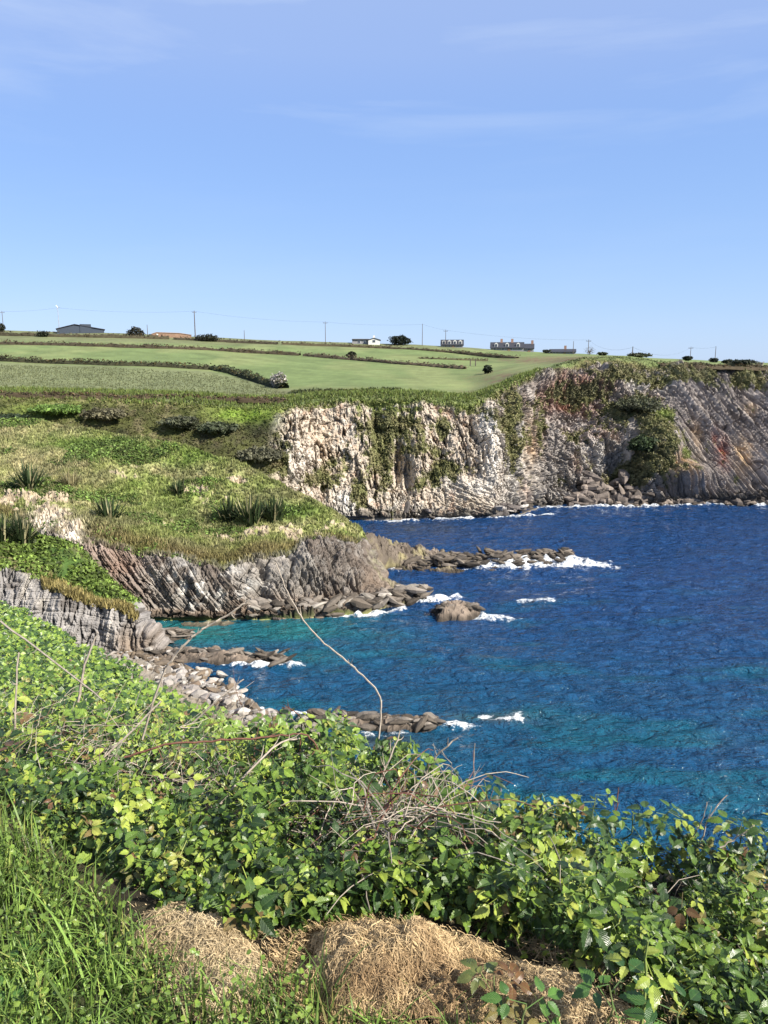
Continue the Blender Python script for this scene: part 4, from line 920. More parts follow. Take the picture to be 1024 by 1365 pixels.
hedge([(232, 452.5), (300, 456), (370, 459)], 2.0, 1.0, 'upper hedge right of the low brown shed', (.08, .07, .045), 14)
hedge([(376, 459), (450, 461.5), (520, 464.5), (600, 470), (690, 477.5)], 2.0, .9, 'long low hedge beneath the white gabled house', (.10, .085, .05), 14)
hedge([(560, 478), (610, 480), (650, 481)], 1.4, .5, 'short low bank in the field left of the cliff path', (.12, .11, .06), 14)
hedge([(-60, 526), (0, 527), (90, 529), (190, 531), (290, 533), (380, 535)], 1.8, .6, 'low brown bramble edge at the foot of the lower left field', (.10, .075, .045), 26)
hedge([(386, 524), (430, 523), (480, 522), (530, 521)], 1.6, .45, 'low dark fringe between the smooth field and the cliff brink', (.06, .08, .03), 26)
hedge([(880, 487), (930, 489), (985, 491), (1040, 493)], 1.8, .6, 'hedge bank on the far right cliff top', (.10, .08, .05), 20)

def bush(px, py, wpx, hpx, label, colr, cat='bush', name='bush', trunk=False, nl=500, leaf=.24, flowers=None):
    p = hitf(px, py); s = math.hypot(p.x, p.y) / F
    w_, h_ = wpx * s / 2, hpx * s
    t = thing(name, p, label, cat)
    q = rng.normal(size=(nl, 3)); q /= np.linalg.norm(q, axis=1)[:, None]; q *= rng.uniform(.25, 1, (nl, 1)) ** .4
    lob = 1 + .75 * fbm(q * 1.0 + px, 1.9, 3, 7)[:, None]
    q = q * lob * [w_, w_ * .8, h_ / 2] + [0, 0, h_ * .52]; q[:, 2] = np.maximum(q[:, 2], .05)
    cc = np.array(colr) * rng.uniform(.5, 1.5, (nl, 1))
    if flowers is not None: cc = np.where(rng.random((nl, 1)) < .7, np.array(flowers) * rng.uniform(.7, 1.1, (nl, 1)), cc)
    tag(tufts('crown', q, leaf * rng.uniform(.7, 1.5, nl), cc, 4, 'leafy', parent=t, width=.35), kind='stuff')
    m_ = MB(); m_.tube([(0, 0, -.3), (w_ * .05, 0, h_ * .3), (w_ * .15, 0, h_ * .62)], [.12 * h_ ** .5, .09 * h_ ** .5, .03], 6)
    for k in range(5):
        a = k * 1.3 + px; m_.tube([(0, 0, h_ * .2), (math.cos(a) * w_ * .5, math.sin(a) * w_ * .4, h_ * .6)], [.06 * h_ ** .5, .02], 4)
    m_.build('trunk', M_TRUNK, t)
M_TRUNK = plain('trunk_bark', (.10, .075, .055), 0.9)
bush(534, 457.5, 25, 11, 'round dark tree alone on the skyline right of the white gable house', (.018, .026, .014), 'tree', 'field_tree', nl=900)
bush(372, 517, 19, 18, 'white blossoming bush at the lower end of the dark hedge', (.12, .13, .07), nl=700, leaf=.15, flowers=(.62, .58, .54))
bush(181, 450, 22, 11, 'dark bush on the skyline between the barn and the brown shed', (.035, .035, .022))
bush(2, 443, 9, 9, 'small dark bush on the skyline at the left edge', (.03, .035, .02), nl=250)
bush(57, 449, 14, 6, 'low dark bush on the upper hedge left of the barn', (.03, .035, .02), nl=250)
bush(277, 455, 28, 8, 'wide low dark bush right of the brown shed', (.03, .033, .02))
bush(468, 478, 11, 8, 'small dark bush on the brown hedge in the middle of the field', (.04, .045, .025), nl=250)
bush(650, 498, 10, 9, 'small dark bush at the field corner above the cliff', (.02, .03, .015), nl=250)
bush(786, 472, 14, 10, 'bare grey bush standing on the cliff top skyline', (.16, .15, .14), nl=200, leaf=.1)
bush(803, 474, 11, 3.5, 'low green bush on the cliff top right of the bare one', (.05, .07, .03), nl=200)
bush(728, 471, 10, 4, 'low dark bush beside the small slate roof', (.04, .05, .03), nl=150)
bush(852, 476, 24, 4, 'low scrub mound on the skyline above the white rock patch', (.07, .08, .04), nl=300)
bush(916, 481, 9, 5, 'dark bush at the foot of the fourth pole from the right', (.02, .03, .015), nl=250)
bush(952, 483, 10, 4, 'dark bush right of the pole on the far right cliff top', (.02, .03, .018), nl=250)
bush(990, 485, 24, 3.5, 'low dark hedge clump on the skyline near the right edge', (.025, .035, .02), nl=300)
bush(970, 485, 12, 4, 'tiny dark bush left of the hedge clump near the right edge', (.03, .04, .02), nl=150)

# scattered scrub bushes on the banks, told apart by place
M_ = None
for (a, b, w_, h_, lab, col_) in [(a_, b_ + 3, w__ * 1.7, h__ * .7, l_, tuple(v * 2.0 for v in c_)) for a_, b_, w__, h__, l_, c_ in [
    (290, 575, 26, 18, 'dark thorn bush in the middle of the gully bank', (.045, .055, .03)),
    (240, 568, 28, 18, 'dark thorn bush left of the middle of the gully bank', (.05, .055, .032)),
    (140, 556, 30, 16, 'brown scrub bush on the upper left gully bank', (.07, .065, .038)),
    (345, 612, 30, 22, 'grey thicket where the gully bank meets the pale cliff', (.07, .07, .045)),
    (75, 550, 30, 14, 'green scrub bush high on the left gully bank', (.08, .13, .03)),
    (12, 560, 24, 10, 'black-green scrub at the left edge behind the grassy ridge', (.02, .03, .015)),
    (850, 545, 34, 20, 'dark olive scrub on the upper part of the grey cliff', (.05, .055, .032)),
    (858, 600, 22, 26, 'dark bush hanging on the green buttress of the far cliff', (.03, .045, .02))]]:
    bush(a, b, w_, h_, lab, col_, 'bush', 'scrub_bush', nl=700, leaf=.3)

# ================================================================== 9. HOUSES, BARN, POLES
M_SLATE = plain('slate_roof', (.045, .048, .06), .55); M_WHITE = plain('white_render', (.75, .74, .70), .8, var=.05)
M_GREYW = plain('grey_render', (.30, .30, .31), .8, var=.08); M_GLASS = plain('window_glass', (.05, .06, .08), .1, spec=.6); M_BARN = plain('barn_sheet', (.05, .065, .09), .5, var=.1)
M_BROWN = plain('brown_sheet', (.30, .19, .13), .8); M_BRICK = plain('chimney_brick', (.35, .22, .17), .9); M_POLE = plain('pole_wood', (.12, .10, .085), .85); M_FRAME = plain('window_frame', (.7, .7, .7), .5)
M_WIRE = plain('wire', (.06, .06, .065), .6); M_METAL = plain('galvanised', (.55, .56, .58), .4, metal=.6)

def place(px, py):
    p = hitf(px, py); return p, math.hypot(p.x, p.y) / F, math.atan2(-p.x, p.y)
def window(t, x, y, z, w_, h_):
    f = MB().box((x, y, z), (w_, .08, h_)).build('window', M_FRAME, t)
    MB().box((x, y - .05, z), (w_ * .78, .04, h_ * .82)).build('pane', M_GLASS, f)
def house(px0, px1, py, hpx, label, wall, wf=.5, wins=3, dorm=0, chims=(), gable=None, name='house', depth=6.0, vis_door=True):
    p, s, rz = place((px0 + px1) / 2, py); W = (px1 - px0) * s; H = hpx * s
    t = thing(name, p, label, 'house', rz=rz)
    wh = H * wf; MB().box((0, depth / 2, wh / 2 - .3), (W, depth, wh + .6)).build('wall', wall, t)
    gb = MB(); 
    for sx_ in (-1, 1): gb.prismx([(0.0, wh), (depth, wh), (depth / 2, H - .12)], sx_ * (W / 2 - .12) - .12, sx_ * (W / 2 - .12) + .12)
    gb.build('gable', wall, t)
    r = MB()
    for y0, y1 in ((-.35, depth / 2), (depth + .35, depth / 2)):
        r.add([(-W / 2 - .2, y0, wh - .1), (W / 2 + .2, y0, wh - .1), (W / 2 + .2, y1, H), (-W / 2 - .2, y1, H), (-W / 2 - .2, y0, wh + .06), (W / 2 + .2, y0, wh + .06), (W / 2 + .2, y1, H + .14), (-W / 2 - .2, y1, H + .14)],
              [(0, 1, 2, 3), (4, 7, 6, 5), (0, 4, 5, 1), (1, 5, 6, 2), (2, 6, 7, 3), (3, 7, 4, 0)])
    ro = r.build('roof', M_SLATE, t)
    for cxx in chims: MB().box((cxx * W / 2, depth / 2, H + .45), (.7, .6, 1.3)).build('chimney', M_WHITE if wall is M_WHITE else M_BRICK, ro)
    for k in range(wins): window(t, (k + .5) / wins * W - W / 2, -.03, wh * .58, min(.9, W / wins * .4), wh * .5)
    if vis_door: MB().box((W * .06, -.04, wh * .42), (.8, .1, wh * .82)).build('door', M_BROWN, t)
    for k in range(dorm):
        xx = (k + .5) / dorm * W - W / 2; zz = wh + (H - wh) * .5; d = MB()
        d.prism([(xx - .5, zz - .45), (xx + .5, zz - .45), (xx + .5, zz + .35), (xx, zz + .75), (xx - .5, zz + .35)], .25, depth * .4)
        dd_ = d.build('dormer', M_WHITE, t); MB().box((xx, .22, zz), (.62, .06, .62)).build('pane', M_GLASS, dd_)
    return t, W, H, wh
house(588.5, 617, 460, 9.5, 'dark roofed house with a row of white dormers on the skyline', M_GREYW, .3, 4, 4, (), name='dormer_house', depth=5.5)
t, W, H, wh = house(655, 697, 466.5, 10.5, 'long low slate roofed farmhouse with white dormers and chimneys', M_GREYW, .34, 4, 3, (-.35, .3), name='farmhouse', depth=5.5)
t, W, H, wh = house(698, 711, 466.5, 10, 'dark gabled wing at the right end of the long farmhouse', M_GREYW, .42, 1, 0, (.7,), name='farm_outbuilding', depth=6.5)
house(734, 766, 470.5, 5.5, 'small low slate roof half hidden behind the cliff top', M_GREYW, .4, 3, 0, (.2,), name='bungalow', depth=5)
# white gabled house
p, s, rz = place(488, 457)
t = thing('cottage', p, 'grey roofed cottage with a white gable end facing the sea', 'house', rz=rz)
W = 36 * s; H = 7.5 * s; g0 = W / 2 - 15 * s
MB().box((-7 * s, 2.8, .6), (22 * s, 5, 2.0)).build('wall', M_GREYW, t)
MB().prismx([(-.1, 1.5), (2.8, H - .1), (5.7, 1.5), (5.7, 1.35), (2.8, H - .3), (-.1, 1.35)], -W / 2 - .1, g0 + .3).build('roof', M_SLATE, t)
MB().prism([(g0, -.4), (W / 2, -.4), (W / 2, 1.25), ((g0 + W / 2) / 2, H), (g0, 1.25)], -.6, 6).build('gable', M_WHITE, t)
rr_ = MB(); xm = (g0 + W / 2) / 2
for x0_, x1_ in ((g0 - .3, xm), (W / 2 + .3, xm)):
    rr_.add([(x0_, -.8, 1.1), (x1_, -.8, H + .02), (x1_, 6.2, H + .02), (x0_, 6.2, 1.1), (x0_, -.8, 1.28), (x1_, -.8, H + .2), (x1_, 6.2, H + .2), (x0_, 6.2, 1.28)], [(0, 1, 2, 3), (4, 7, 6, 5), (0, 4, 5, 1), (1, 5, 6, 2), (2, 6, 7, 3), (3, 7, 4, 0)])
rr_.build('gable_roof', M_SLATE, t)
window(t, xm, -.65, .9, .9, .7); window(t, -9 * s, .26, .7, .8, .7); window(t, -2 * s, .26, .7, .8, .7)
MB().box((xm, 3, H + .5), (.6, .6, .9)).build('chimney', M_WHITE, t)
# dark barn
p, s, rz = place(108, 443)
t = thing('barn', p, 'large dark barn with a low pitched roof on the left skyline', 'barn', rz=rz); W = 56 * s; H = 10.5 * s
MB().prism([(-W / 2 + .3, -1), (W / 2 - .3, -1), (W / 2 - .3, .45 * H), (-W * .12, .93 * H), (-W / 2 + .3, .45 * H)], .3, 12).build('wall', M_BARN, t)
r = MB()
for x0_, z0_, x1_, z1_ in ((-W / 2, .46 * H, -W * .12, H), (-W * .12, H, W / 2, .46 * H)):
    r.add([(x0_, 0, z0_), (x1_, 0, z1_), (x1_, 12.5, z1_), (x0_, 12.5, z0_), (x0_, 0, z0_ + .15), (x1_, 0, z1_ + .15), (x1_, 12.5, z1_ + .15), (x0_, 12.5, z0_ + .15)], [(0, 1, 2, 3), (4, 7, 6, 5), (0, 4, 5, 1), (1, 5, 6, 2), (2, 6, 7, 3), (3, 7, 4, 0)])
r.build('roof', M_SLATE, t)
MB().box((W * .1, .22, 1.1), (3, .12, 3)).build('door', M_BARN, t)
# low brown shed
p, s, rz = place(229, 450)
t = thing('shed', p, 'long low reddish brown shed on the skyline right of the barn', 'shed', rz=rz); W = 48 * s; H = 6.5 * s
MB().prism([(-W / 2, -1), (W / 2, -1), (W / 2, .5 * H), (W * .2, .8 * H), (-W * .38, .9 * H), (-W / 2, .6 * H)], 0, 7).build('wall', M_BROWN, t)
MB().prism([(-W / 2 - .1, .6 * H), (-W * .38, .9 * H), (W * .2, .8 * H), (W / 2 + .1, .5 * H), (W / 2 + .1, .5 * H + .12), (W * .2, .8 * H + .15), (-W * .38, .9 * H + .15), (-W / 2 - .1, .6 * H + .12)], -.15, 7.2).build('roof', plain('shed_roof', (.36, .24, .17), .85), t)
MB().box((-W * .36, -.05, .5 * H), (.5, .12, .5)).build('vent', M_WHITE, t)

tops = []
def pole(px, pyt, pyb, label, arm=True, lattice=False, r=.085):
    p, s, rz = place(px, pyb); H = (pyb - pyt) * s
    t = thing('utility_pole', p, label, 'pole', 'poles carrying wires along the skyline', rz)
    MB().tube([(0, 0, -.5), (0, 0, H * .5), (0, 0, H)], [r * 1.1, r, r * .75], 7).build('pole_shaft', M_METAL if lattice else M_POLE, t)
    if arm:
        MB().box((0, 0, H - .45), (1.3, .1, .1)).build('crossarm', M_POLE, t)
        for k in (-.55, 0, .55): MB().tube([(k, 0, H - .4), (k, 0, H - .2)], .04, 5).build('insulator', M_GLASS, t)
    if lattice:
        m_ = MB()
        for k in range(3):
            a = k * 2.1; m_.tube([(0, 0, H), (math.cos(a) * .7, math.sin(a) * .2, H + math.sin(a) * .7)], .05, 4)
        m_.build('blades', M_METAL, t)
    tops.append((px, p + Vector((0, 0, H - .15))))
pole(5, 418, 441, 'utility pole nearest the left edge of the skyline')
pole(79.5, 412, 442, 'pale pole with small blades left of the barn', False, True)
pole(260.5, 416, 449, 'tall dark utility pole with a crossarm right of the brown shed', r=.14)
pole(197, 434, 448, 'short pole between the dark bush and the brown shed', False)
pole(326, 441, 454, 'short stump pole left of the fields centre', False)
pole(434, 429, 456, 'utility pole left of the white gabled cottage')
pole(563, 433, 461, 'utility pole between the round tree and the dormer house', False)
pole(594, 438, 460, 'utility pole rising behind the dormer house')
pole(764, 455, 471, 'pole beside the small slate roof', False)
pole(784, 454, 473, 'pole rising behind the bare grey bush')
pole(843, 463, 475, 'short pole on the cliff top skyline', False)
pole(920, 464, 480, 'pole with a pale top above the dark bush on the right cliff', True)
pole(953, 464, 482, 'thin pole nearest the right edge of the skyline', False)
seq = [q for q in tops if q[0] in (5, 79.5, 260.5, 434, 563, 594, 784, 843, 920, 953)]
for (a, pa), (b, pb) in zip(seq[:-1], seq[1:]):
    pts = [pa.lerp(pb, k / 12) - Vector((0, 0, 4 * (k / 12) * (1 - k / 12) * (pb - pa).length * .018)) for k in range(13)]
    names_ = {5: 'the left edge pole and the pale bladed pole', 79.5: 'the pale bladed pole and the tall crossarm pole', 260.5: 'the tall crossarm pole and the cottage pole', 434: 'the cottage pole and the pole by the round tree', 563: 'the round tree pole and the dormer house pole', 594: 'the dormer house pole and the bare bush pole', 784: 'the bare bush pole and the short cliff top pole', 843: 'the short cliff top pole and the dark bush pole', 920: 'the last two poles on the right'}
    tag(MB().tube(pts, .013, 4).build('overhead_wire', M_WIRE), 'thin overhead wire hanging between ' + names_[a], 'wire', 'overhead wires')
for px_, lab in ((627, 'left one of two dark posts at the field gap'), (634, 'right one of two dark posts at the field gap')):
    p, s, rz = place(px_, 488)
    t = thing('gate_post', p, lab, 'post', 'gate posts'); MB().tube([(0, 0, -.3), (0, 0, 1.5)], [.12, .1], 6).build('post_shaft', M_POLE, t); MB().tube([(0, 0, 1.5), (0, 0, 1.58)], [.13, .05], 6).build('post_cap', M_POLE, t)

# ================================================================== 10. THE NEAR BANK
LAWN = CAMZ - 1.6
kc = [-900, -300, 0, 100, 200, 300, 400, 500, 600, 700, 850, 1024, 1400]
r1 = [1080, 1080, 1085, 1130, 1200, 1255, 1240, 1215, 1218, 1255, 1335, 1420, 1500]
ang_ = [PITCH - math.atan((682.5 - p) / F) for p in r1]
r1Y = [1.6 / math.tan(a) for a in ang_]
r2 = [930, 940, 965, 1005, 1045, 1075, 1085, 1095, 1115, 1155, 1205, 1255, 1300]; r2Y = [7, 5.5, 4.2, 3.3, 2.95, 2.75, 2.65, 2.6, 2.55, 2.4, 2.3, 2.05, 1.9]
r3 = [845, 855, 885, 925, 975, 1005, 1022, 1045, 1075, 1118, 1145, 1178, 1205]; r3Y = [16, 14, 10, 6.5, 4.5, 3.9, 3.55, 3.3, 3.1, 2.8, 2.65, 2.5, 2.35]
r4 = [765, 775, 805, 855, 908, 958, 985, 1022, 1063, 1100, 1118, 1140, 1160]; r4Y = [30, 28, 24, 15, 9, 6, 4.8, 4.0, 3.5, 3.1, 2.95, 2.8, 2.7]
def canopy(pxs, vs):
    a, b, cY = loft(kc, [r1, r2, r3, r4], np.log([r1Y, r2Y, r3Y, r4Y]), pxs, vs)
    return at(a, b, np.exp(cY)), a, b
pxs = np.concatenate([np.linspace(-900, -20, 40, endpoint=False), np.linspace(-20, 1044, 200, endpoint=False), np.linspace(1044, 1400, 20)])
vs = np.linspace(0, 3, 90)
Pc, PXc, PYc = canopy(pxs, vs)
soil = Pc.copy(); dep = (.04 + .48 * sstep(0, .3, vs) * (1 - .62 * sstep(1.6, 2.7, vs)))[:, None] * np.minimum(1, .6 + np.maximum(Pc[..., 1] - 5, 0) * .1)
soil[..., 2] -= dep; soil[..., 2] += .06 * fbm(soil, 1.5, 3, 600)
fr_ = []
for yy in (-25, -6, 0, .6, 1.0):
    r = Pc[0].copy(); k = yy / 1.9 if yy > 0 else None
    r[:, 1] = yy; r[:, 0] = Pc[0][:, 0] * (1 + abs(min(yy, 0)) * .4); r[:, 2] = LAWN + .02 * np.sin(r[:, 0] * 3); fr_.append(r)
bk = []
for k_, dn in ((.5, -.7), (2, -2.5), (6, -8), (12, -16), (16, -22)):
    r = soil[-1].copy(); r[:, 1] += k_; r[:, 2] = np.maximum(r[:, 2] + dn, -1.5); bk.append(r)
full = np.concatenate([np.stack(fr_), soil, np.stack(bk)])
nn_ = fbm(full, 3, 3, 601)
c = np.ones(full.shape) * [.035, .028, .02]; c = mixc(c, [.10, .085, .05], sstep(0, .4, nn_)); 
lawnw = np.zeros(full.shape[:2]); lawnw[:5] = 1; c = mixc(c, [.08, .115, .035], lawnw); c[-5:] = [.09, .12, .04]
tag(link('near_bank', np_mesh('near_bank', full, gfaces(*full.shape[:2]), M_SOIL, c)), 'earth of the near bank under the brambles', kind='structure')

# ---- leaf templates
def leaflet(L_, W_, teeth=5, fold=.25, droop=.25):
    """one toothed leaflet lying along +y, folded on its midrib and drooping; returns V, tris, luv"""
    st = [0.0]; V = []; luv = []; T = []
    def wf(l): return W_ * .5 * (math.sin(math.pi * l ** .68) ** .95) if 0 < l < 1 else 0
    ls = [i / teeth for i in range(teeth + 1)]
    def pt(l, xf):
        w_ = wf(l) * xf; return [w_, l * L_, abs(w_) * fold - droop * L_ * l * l]
    mids = []
    for l in ls: mids.append(len(V)); V.append(pt(l, 0)); luv.append([0, l, 0])
    for sd in (-1, 1):
        prev = mids[0]
        for i in range(1, teeth):
            a = len(V); l = ls[i]
            V.append(pt(l, sd * 1.0)); luv.append([sd, l, 0])
            V[-1][0] = sd * wf(l) * 1.06; V[-1][1] += .035 * L_
            b_ = len(V); ln = min(l + .055, .97); V.append(pt(ln, sd * .82)); luv.append([sd * .82, ln, 0])
            V[-1][0] = sd * wf(ln) * .84
            tri = [(mids[i - 1], mids[i], prev if i > 1 else a), (mids[i], a, prev)] if i > 1 else [(mids[0], mids[1], a)]
            T += tri + [(mids[i], b_, a)]
            prev = b_
        T.append((mids[teeth - 1], mids[teeth], prev))
    return np.array(V, float), np.array(T, int), np.array(luv, float)

def trifoliate(seed, size=.065, teeth=6, five=False):
    r = np.random.default_rng(seed); Vs = []; Ts = []; Ls = []; b_ = 0
    parts = [(0, 1.0), (1.25, .82), (-1.25, .82)] + ([(2.1, .6), (-2.1, .6)] if five else [])
    for a, k in parts:
        V, T, l = leaflet(size * k * r.uniform(.9, 1.1), size * k * .60, teeth, r.uniform(.1, .4), r.uniform(.05, .4))
        V = V + [0, size * (.22 if a else .3), 0]; V = rotz(V, a + r.uniform(-.2, .2)); V[:, 2] += r.uniform(-.006, .006)
        Vs.append(V); Ts.append(T + b_); Ls.append(l); b_ += len(V)
    # petiole: thin flat strip pair
    w_ = size * .02; pv = np.array([[-w_, 0, 0], [w_, 0, 0], [w_, -size * .9, -size * .45], [-w_, -size * .9, -size * .45], [0, 0, -w_ * 2], [0, -size * .9, -size * .45 - w_ * 2]])
    Vs.append(pv); Ts.append(np.array([(0, 1, 2), (0, 2, 3), (4, 1, 2), (4, 2, 5), (0, 4, 5), (0, 5, 3)]) + b_); Ls.append(np.zeros((6, 3)))
    return np.concatenate(Vs), np.concatenate(Ts), np.concatenate(Ls)
TRI = [trifoliate(s) for s in range(6)]
TRI_LOW = [trifoliate(s + 50, teeth=4) for s in range(4)]
def simple_leaf(seed, size=.065):
    r = np.random.default_rng(seed); Vs = []; Ts = []; Ls = []
    for q, (a, k) in enumerate([(0, 1.0), (1.2, .8), (-1.2, .8)]):
        L_ = size * k * r.uniform(.9, 1.1); w_ = L_ * r.uniform(.28, .36); f_ = r.uniform(.1, .4)
        V = np.array([[0, 0, 0], [-w_, .35 * L_, w_ * f_], [w_, .35 * L_, w_ * f_], [0, .38 * L_, -.05 * L_], [-w_ * .72, .7 * L_, w_ * f_ * .5 - .1 * L_], [w_ * .72, .7 * L_, w_ * f_ * .5 - .1 * L_], [0, L_, -.25 * L_]])
        V = rotz(V + [0, size * .22, 0], a + r.uniform(-.2, .2)); Vs.append(V)
        Ts.append(np.array([(0, 3, 1), (0, 2, 3), (1, 3, 4), (3, 2, 5), (3, 6, 4), (3, 5, 6)]) + 7 * q)
        Ls.append(np.array([[0, 0, 0], [-1, .35, 0], [1, .35, 0], [0, .38, 0], [-.8, .7, 0], [.8, .7, 0], [0, 1, 0]]))
    return np.concatenate(Vs), np.concatenate(Ts), np.concatenate(Ls)
def pinnate(seed, size=.06):
    r = np.random.default_rng(seed); Vs = []; Ts = []; Ls = []
    for q in range(2, 7):
        V, T, l = simple_leaf(seed + q, size * .68); V, T, l = V[:7] * [.8, 1, 1], T[:6], l[:7]
        a = 0 if q == 6 else (1.0 if q % 2 else -1.0) + r.uniform(-.2, .2)
        V = rotz(V, a) + [0, size * (.3 * (q // 2)), -.02 * (q // 2) * size]; Vs.append(V); Ts.append(T + 7 * (q - 2)); Ls.append(l)
    return np.concatenate(Vs), np.concatenate(Ts), np.concatenate(Ls)
TRI_SIMPLE = [simple_leaf(70), simple_leaf(71), pinnate(80)]
TRI_ME = []
for V, T, l in TRI: TRI_ME.append(np_mesh('leaf', V, T, M_BRAM, luv=l, rnd=np.zeros(len(V))))

def orient(nv, spin):
    """rotation matrices whose z is nv and whose y points spin round it"""
    nv = nv / np.linalg.norm(nv, axis=1)[:, None]
    ref = np.stack([np.cos(spin), np.sin(spin), np.zeros(len(spin))], -1)
    yv = ref - nv * (ref * nv).sum(1)[:, None]; yv /= np.linalg.norm(yv, axis=1)[:, None]
    xv = np.cross(yv, nv)
    return np.stack([xv, yv, nv], -1)
def merged(name, tmpl, pos, R, sc, rnd, mat, parent=None):
    V, T, l = tmpl; n = len(pos)
    W_ = np.einsum('nij,vj->nvi', R, V) * sc[:, None, None] + pos[:, None, :]
    Tt = (T[None] + (np.arange(n) * len(V))[:, None, None]).reshape(-1, 3)
    return link(name, np_mesh(name, W_, Tt, mat, luv=np.tile(l, (n, 1)), rnd=np.repeat(rnd, len(V))), parent)

def sample_canopy(n, px0, px1, v0, v1, pw=1.0):
    gp = np.linspace(px0, px1, 140); gv = np.linspace(v0, v1, 140); A, _, _ = canopy(gp, gv)
    ar = np.linalg.norm(np.cross(np.gradient(A, axis=1), np.gradient(A, axis=0)), axis=-1)
    ar = ar / np.maximum(A[..., 1], 1) ** pw
    k = rng.choice(ar.size, n, p=ar.ravel() / ar.sum()); iv, ip = np.unravel_index(k, ar.shape)
    fx = np.clip(ip + rng.uniform(-.5, .5, n), 0, 138.99); fy = np.clip(iv + rng.uniform(-.5, .5, n), 0, 138.99)
    i0, j0 = fy.astype(int), fx.astype(int); a, b_ = (fy - i0)[:, None], (fx - j0)[:, None]
    return A[i0, j0] * (1 - a) * (1 - b_) + A[i0 + 1, j0] * a * (1 - b_) + A[i0, j0 + 1] * (1 - a) * b_ + A[i0 + 1, j0 + 1] * a * b_

PITS = [(470, 1105, 60, 40, .75), (330, 1240, 40, 20, .5), (900, 1265, 110, 40, .8), (760, 1235, 60, 30, .5), (560, 1130, 60, 50, .5), (120, 1090, 50, 25, .4)]
zones = [(-170, 330, 'left', 10000, 'leafy bramble bank at the left with darker nettle-like growth below'), (330, 680, 'middle', 9500, 'tall bramble in the middle tangled with bare pale stems'), (680, 1390, 'right', 13000, 'dense bright bramble hedge at the right above the sea')]
BR = {}
for (a, b_, nm, n, lab) in zones:
    t = thing('bramble_thicket', Vector(canopy(np.array([(a + b_) / 2]), np.array([1.0]))[0][0, 0]), lab, 'bramble')
    BR[nm] = t; base = np.array(t.location)
    pos = sample_canopy(n, a, b_, .0, 3.0 if nm != 'left' else 2.55, 1.2)
    px, py = proj(pos)
    dpt = rng.uniform(0, 1, n) ** 1.3 * .34
    lump = fbm(pos, 4.2, 3, 620); clump = fbm(pos, 7.5, 2, 621); pos[:, 2] += lump * .36 - dpt + .05
    keep = (rng.random(n) > blob(px, py, PITS) * (dpt < .22)) & (clump + rng.normal(0, .10, n) > -.05 + .1 * (dpt > .2))
    ne = 1900 if nm == 'left' else 900; ex = sample_canopy(ne, max(a, -60), b_, .0, .8 if nm == 'left' else .45, 1.0); ex[:, 2] += rng.uniform(-.06, .14, ne)
    pos = np.concatenate([pos[keep], ex]); n = len(pos); keep = np.ones(n, bool)
    pos = pos[keep]; n = len(pos)
    nv = np.stack([rng.normal(0, .7, n) + .2, rng.normal(0, .7, n) - .4, np.ones(n)], -1)
    spin = rng.uniform(0, 6.28, n) * .6 - 2.4
    sc = (.25 + .95 * rng.beta(1.3, 2.9, n)) * np.where(pos[:, 1] > 4, 1.25, 1.0)
    R = orient(nv, spin)
    rnd = np.clip(rng.normal(.40, .27, n) - .04 * (nm == 'left') + .04 * (nm == 'right') + .3 * fbm(pos, 1.6, 2, 630), 0, .93)
    rnd = np.where(rng.random(n) < .035, rng.uniform(.93, 1, n), rnd)
    big_ = sc / np.linalg.norm(pos - [0, 0, CAMZ], axis=1) * (pos[:, 2] > np.median(pos[:, 2]) - 5)
    px, py = proj(pos); big_ = big_ * ((px > -10) & (px < 1034) & (py < 1380))
    order = np.argsort(-big_); near = order[:300]; rest = order[300:]
    from mathutils import Matrix
    for q in near:
        o = link('leaf', TRI_ME[rng.integers(6)], t)
        Mx = Matrix(R[q].tolist()); o.rotation_euler = Mx.to_euler(); o.location = pos[q] - base; o.scale = (sc[q],) * 3
    mid_n = 1500
    for ti in range(5):
        rr2 = rest[:mid_n][ti::2] if ti < 2 else rest[mid_n:][ti - 2::3]
        o = merged('foliage', TRI_LOW[ti] if ti < 2 else TRI_SIMPLE[ti - 2], pos[rr2] - base, R[rr2], sc[rr2], rnd[rr2], M_BRAM, t); tag(o, kind='stuff')

# ivy / small-leaved cover on the far left slope
pos = sample_canopy(30000, -120, 470, 1.45, 3.0, .9); n = len(pos); pos[:, 2] += fbm(pos, .8, 3, 640) * .28 + rng.uniform(-.28, .05, n)
V, T, l = leaflet(.085, .075, 2, .2, .15)
nv = np.stack([rng.normal(.3, .5, n), rng.normal(-.35, .5, n), np.ones(n)], -1)
keep = pos[:, 1] > 4.3; pos = pos[keep]; nv = nv[keep]; n = len(pos)
o = merged('ivy_cover', (V, T, l), pos, orient(nv, rng.uniform(0, 6.28, n)), rng.uniform(.6, 1.4, n) * np.clip(pos[:, 1] / 12, .75, 1.3), np.clip(rng.normal(.42, .27, n) + .5 * fbm(pos, .9, 3, 645), 0, 1), M_IVY)
tag(o, 'small-leaved ivy carpet on the left bank sloping to the shore', 'ivy', kind='stuff')

pos = sample_canopy(5000, 60, 1060, 0, .9, .6); pos[:, 2] += -.30 * sstep(1.5, 2.3, pos[:, 1]) + rng.uniform(-.05, .03, 5000)
o = merged('leaf_litter', leaflet(.045, .03, 2, .5, .5), pos, orient(rng.normal(0, .5, (5000, 3)) + [0, 0, 1], rng.uniform(0, 6.28, 5000)), rng.uniform(.5, 1.3, 5000), rng.uniform(0, .6, 5000), M_RED)
tag(o, 'dead brown leaves lying under the brambles', 'leaf litter', kind='stuff')

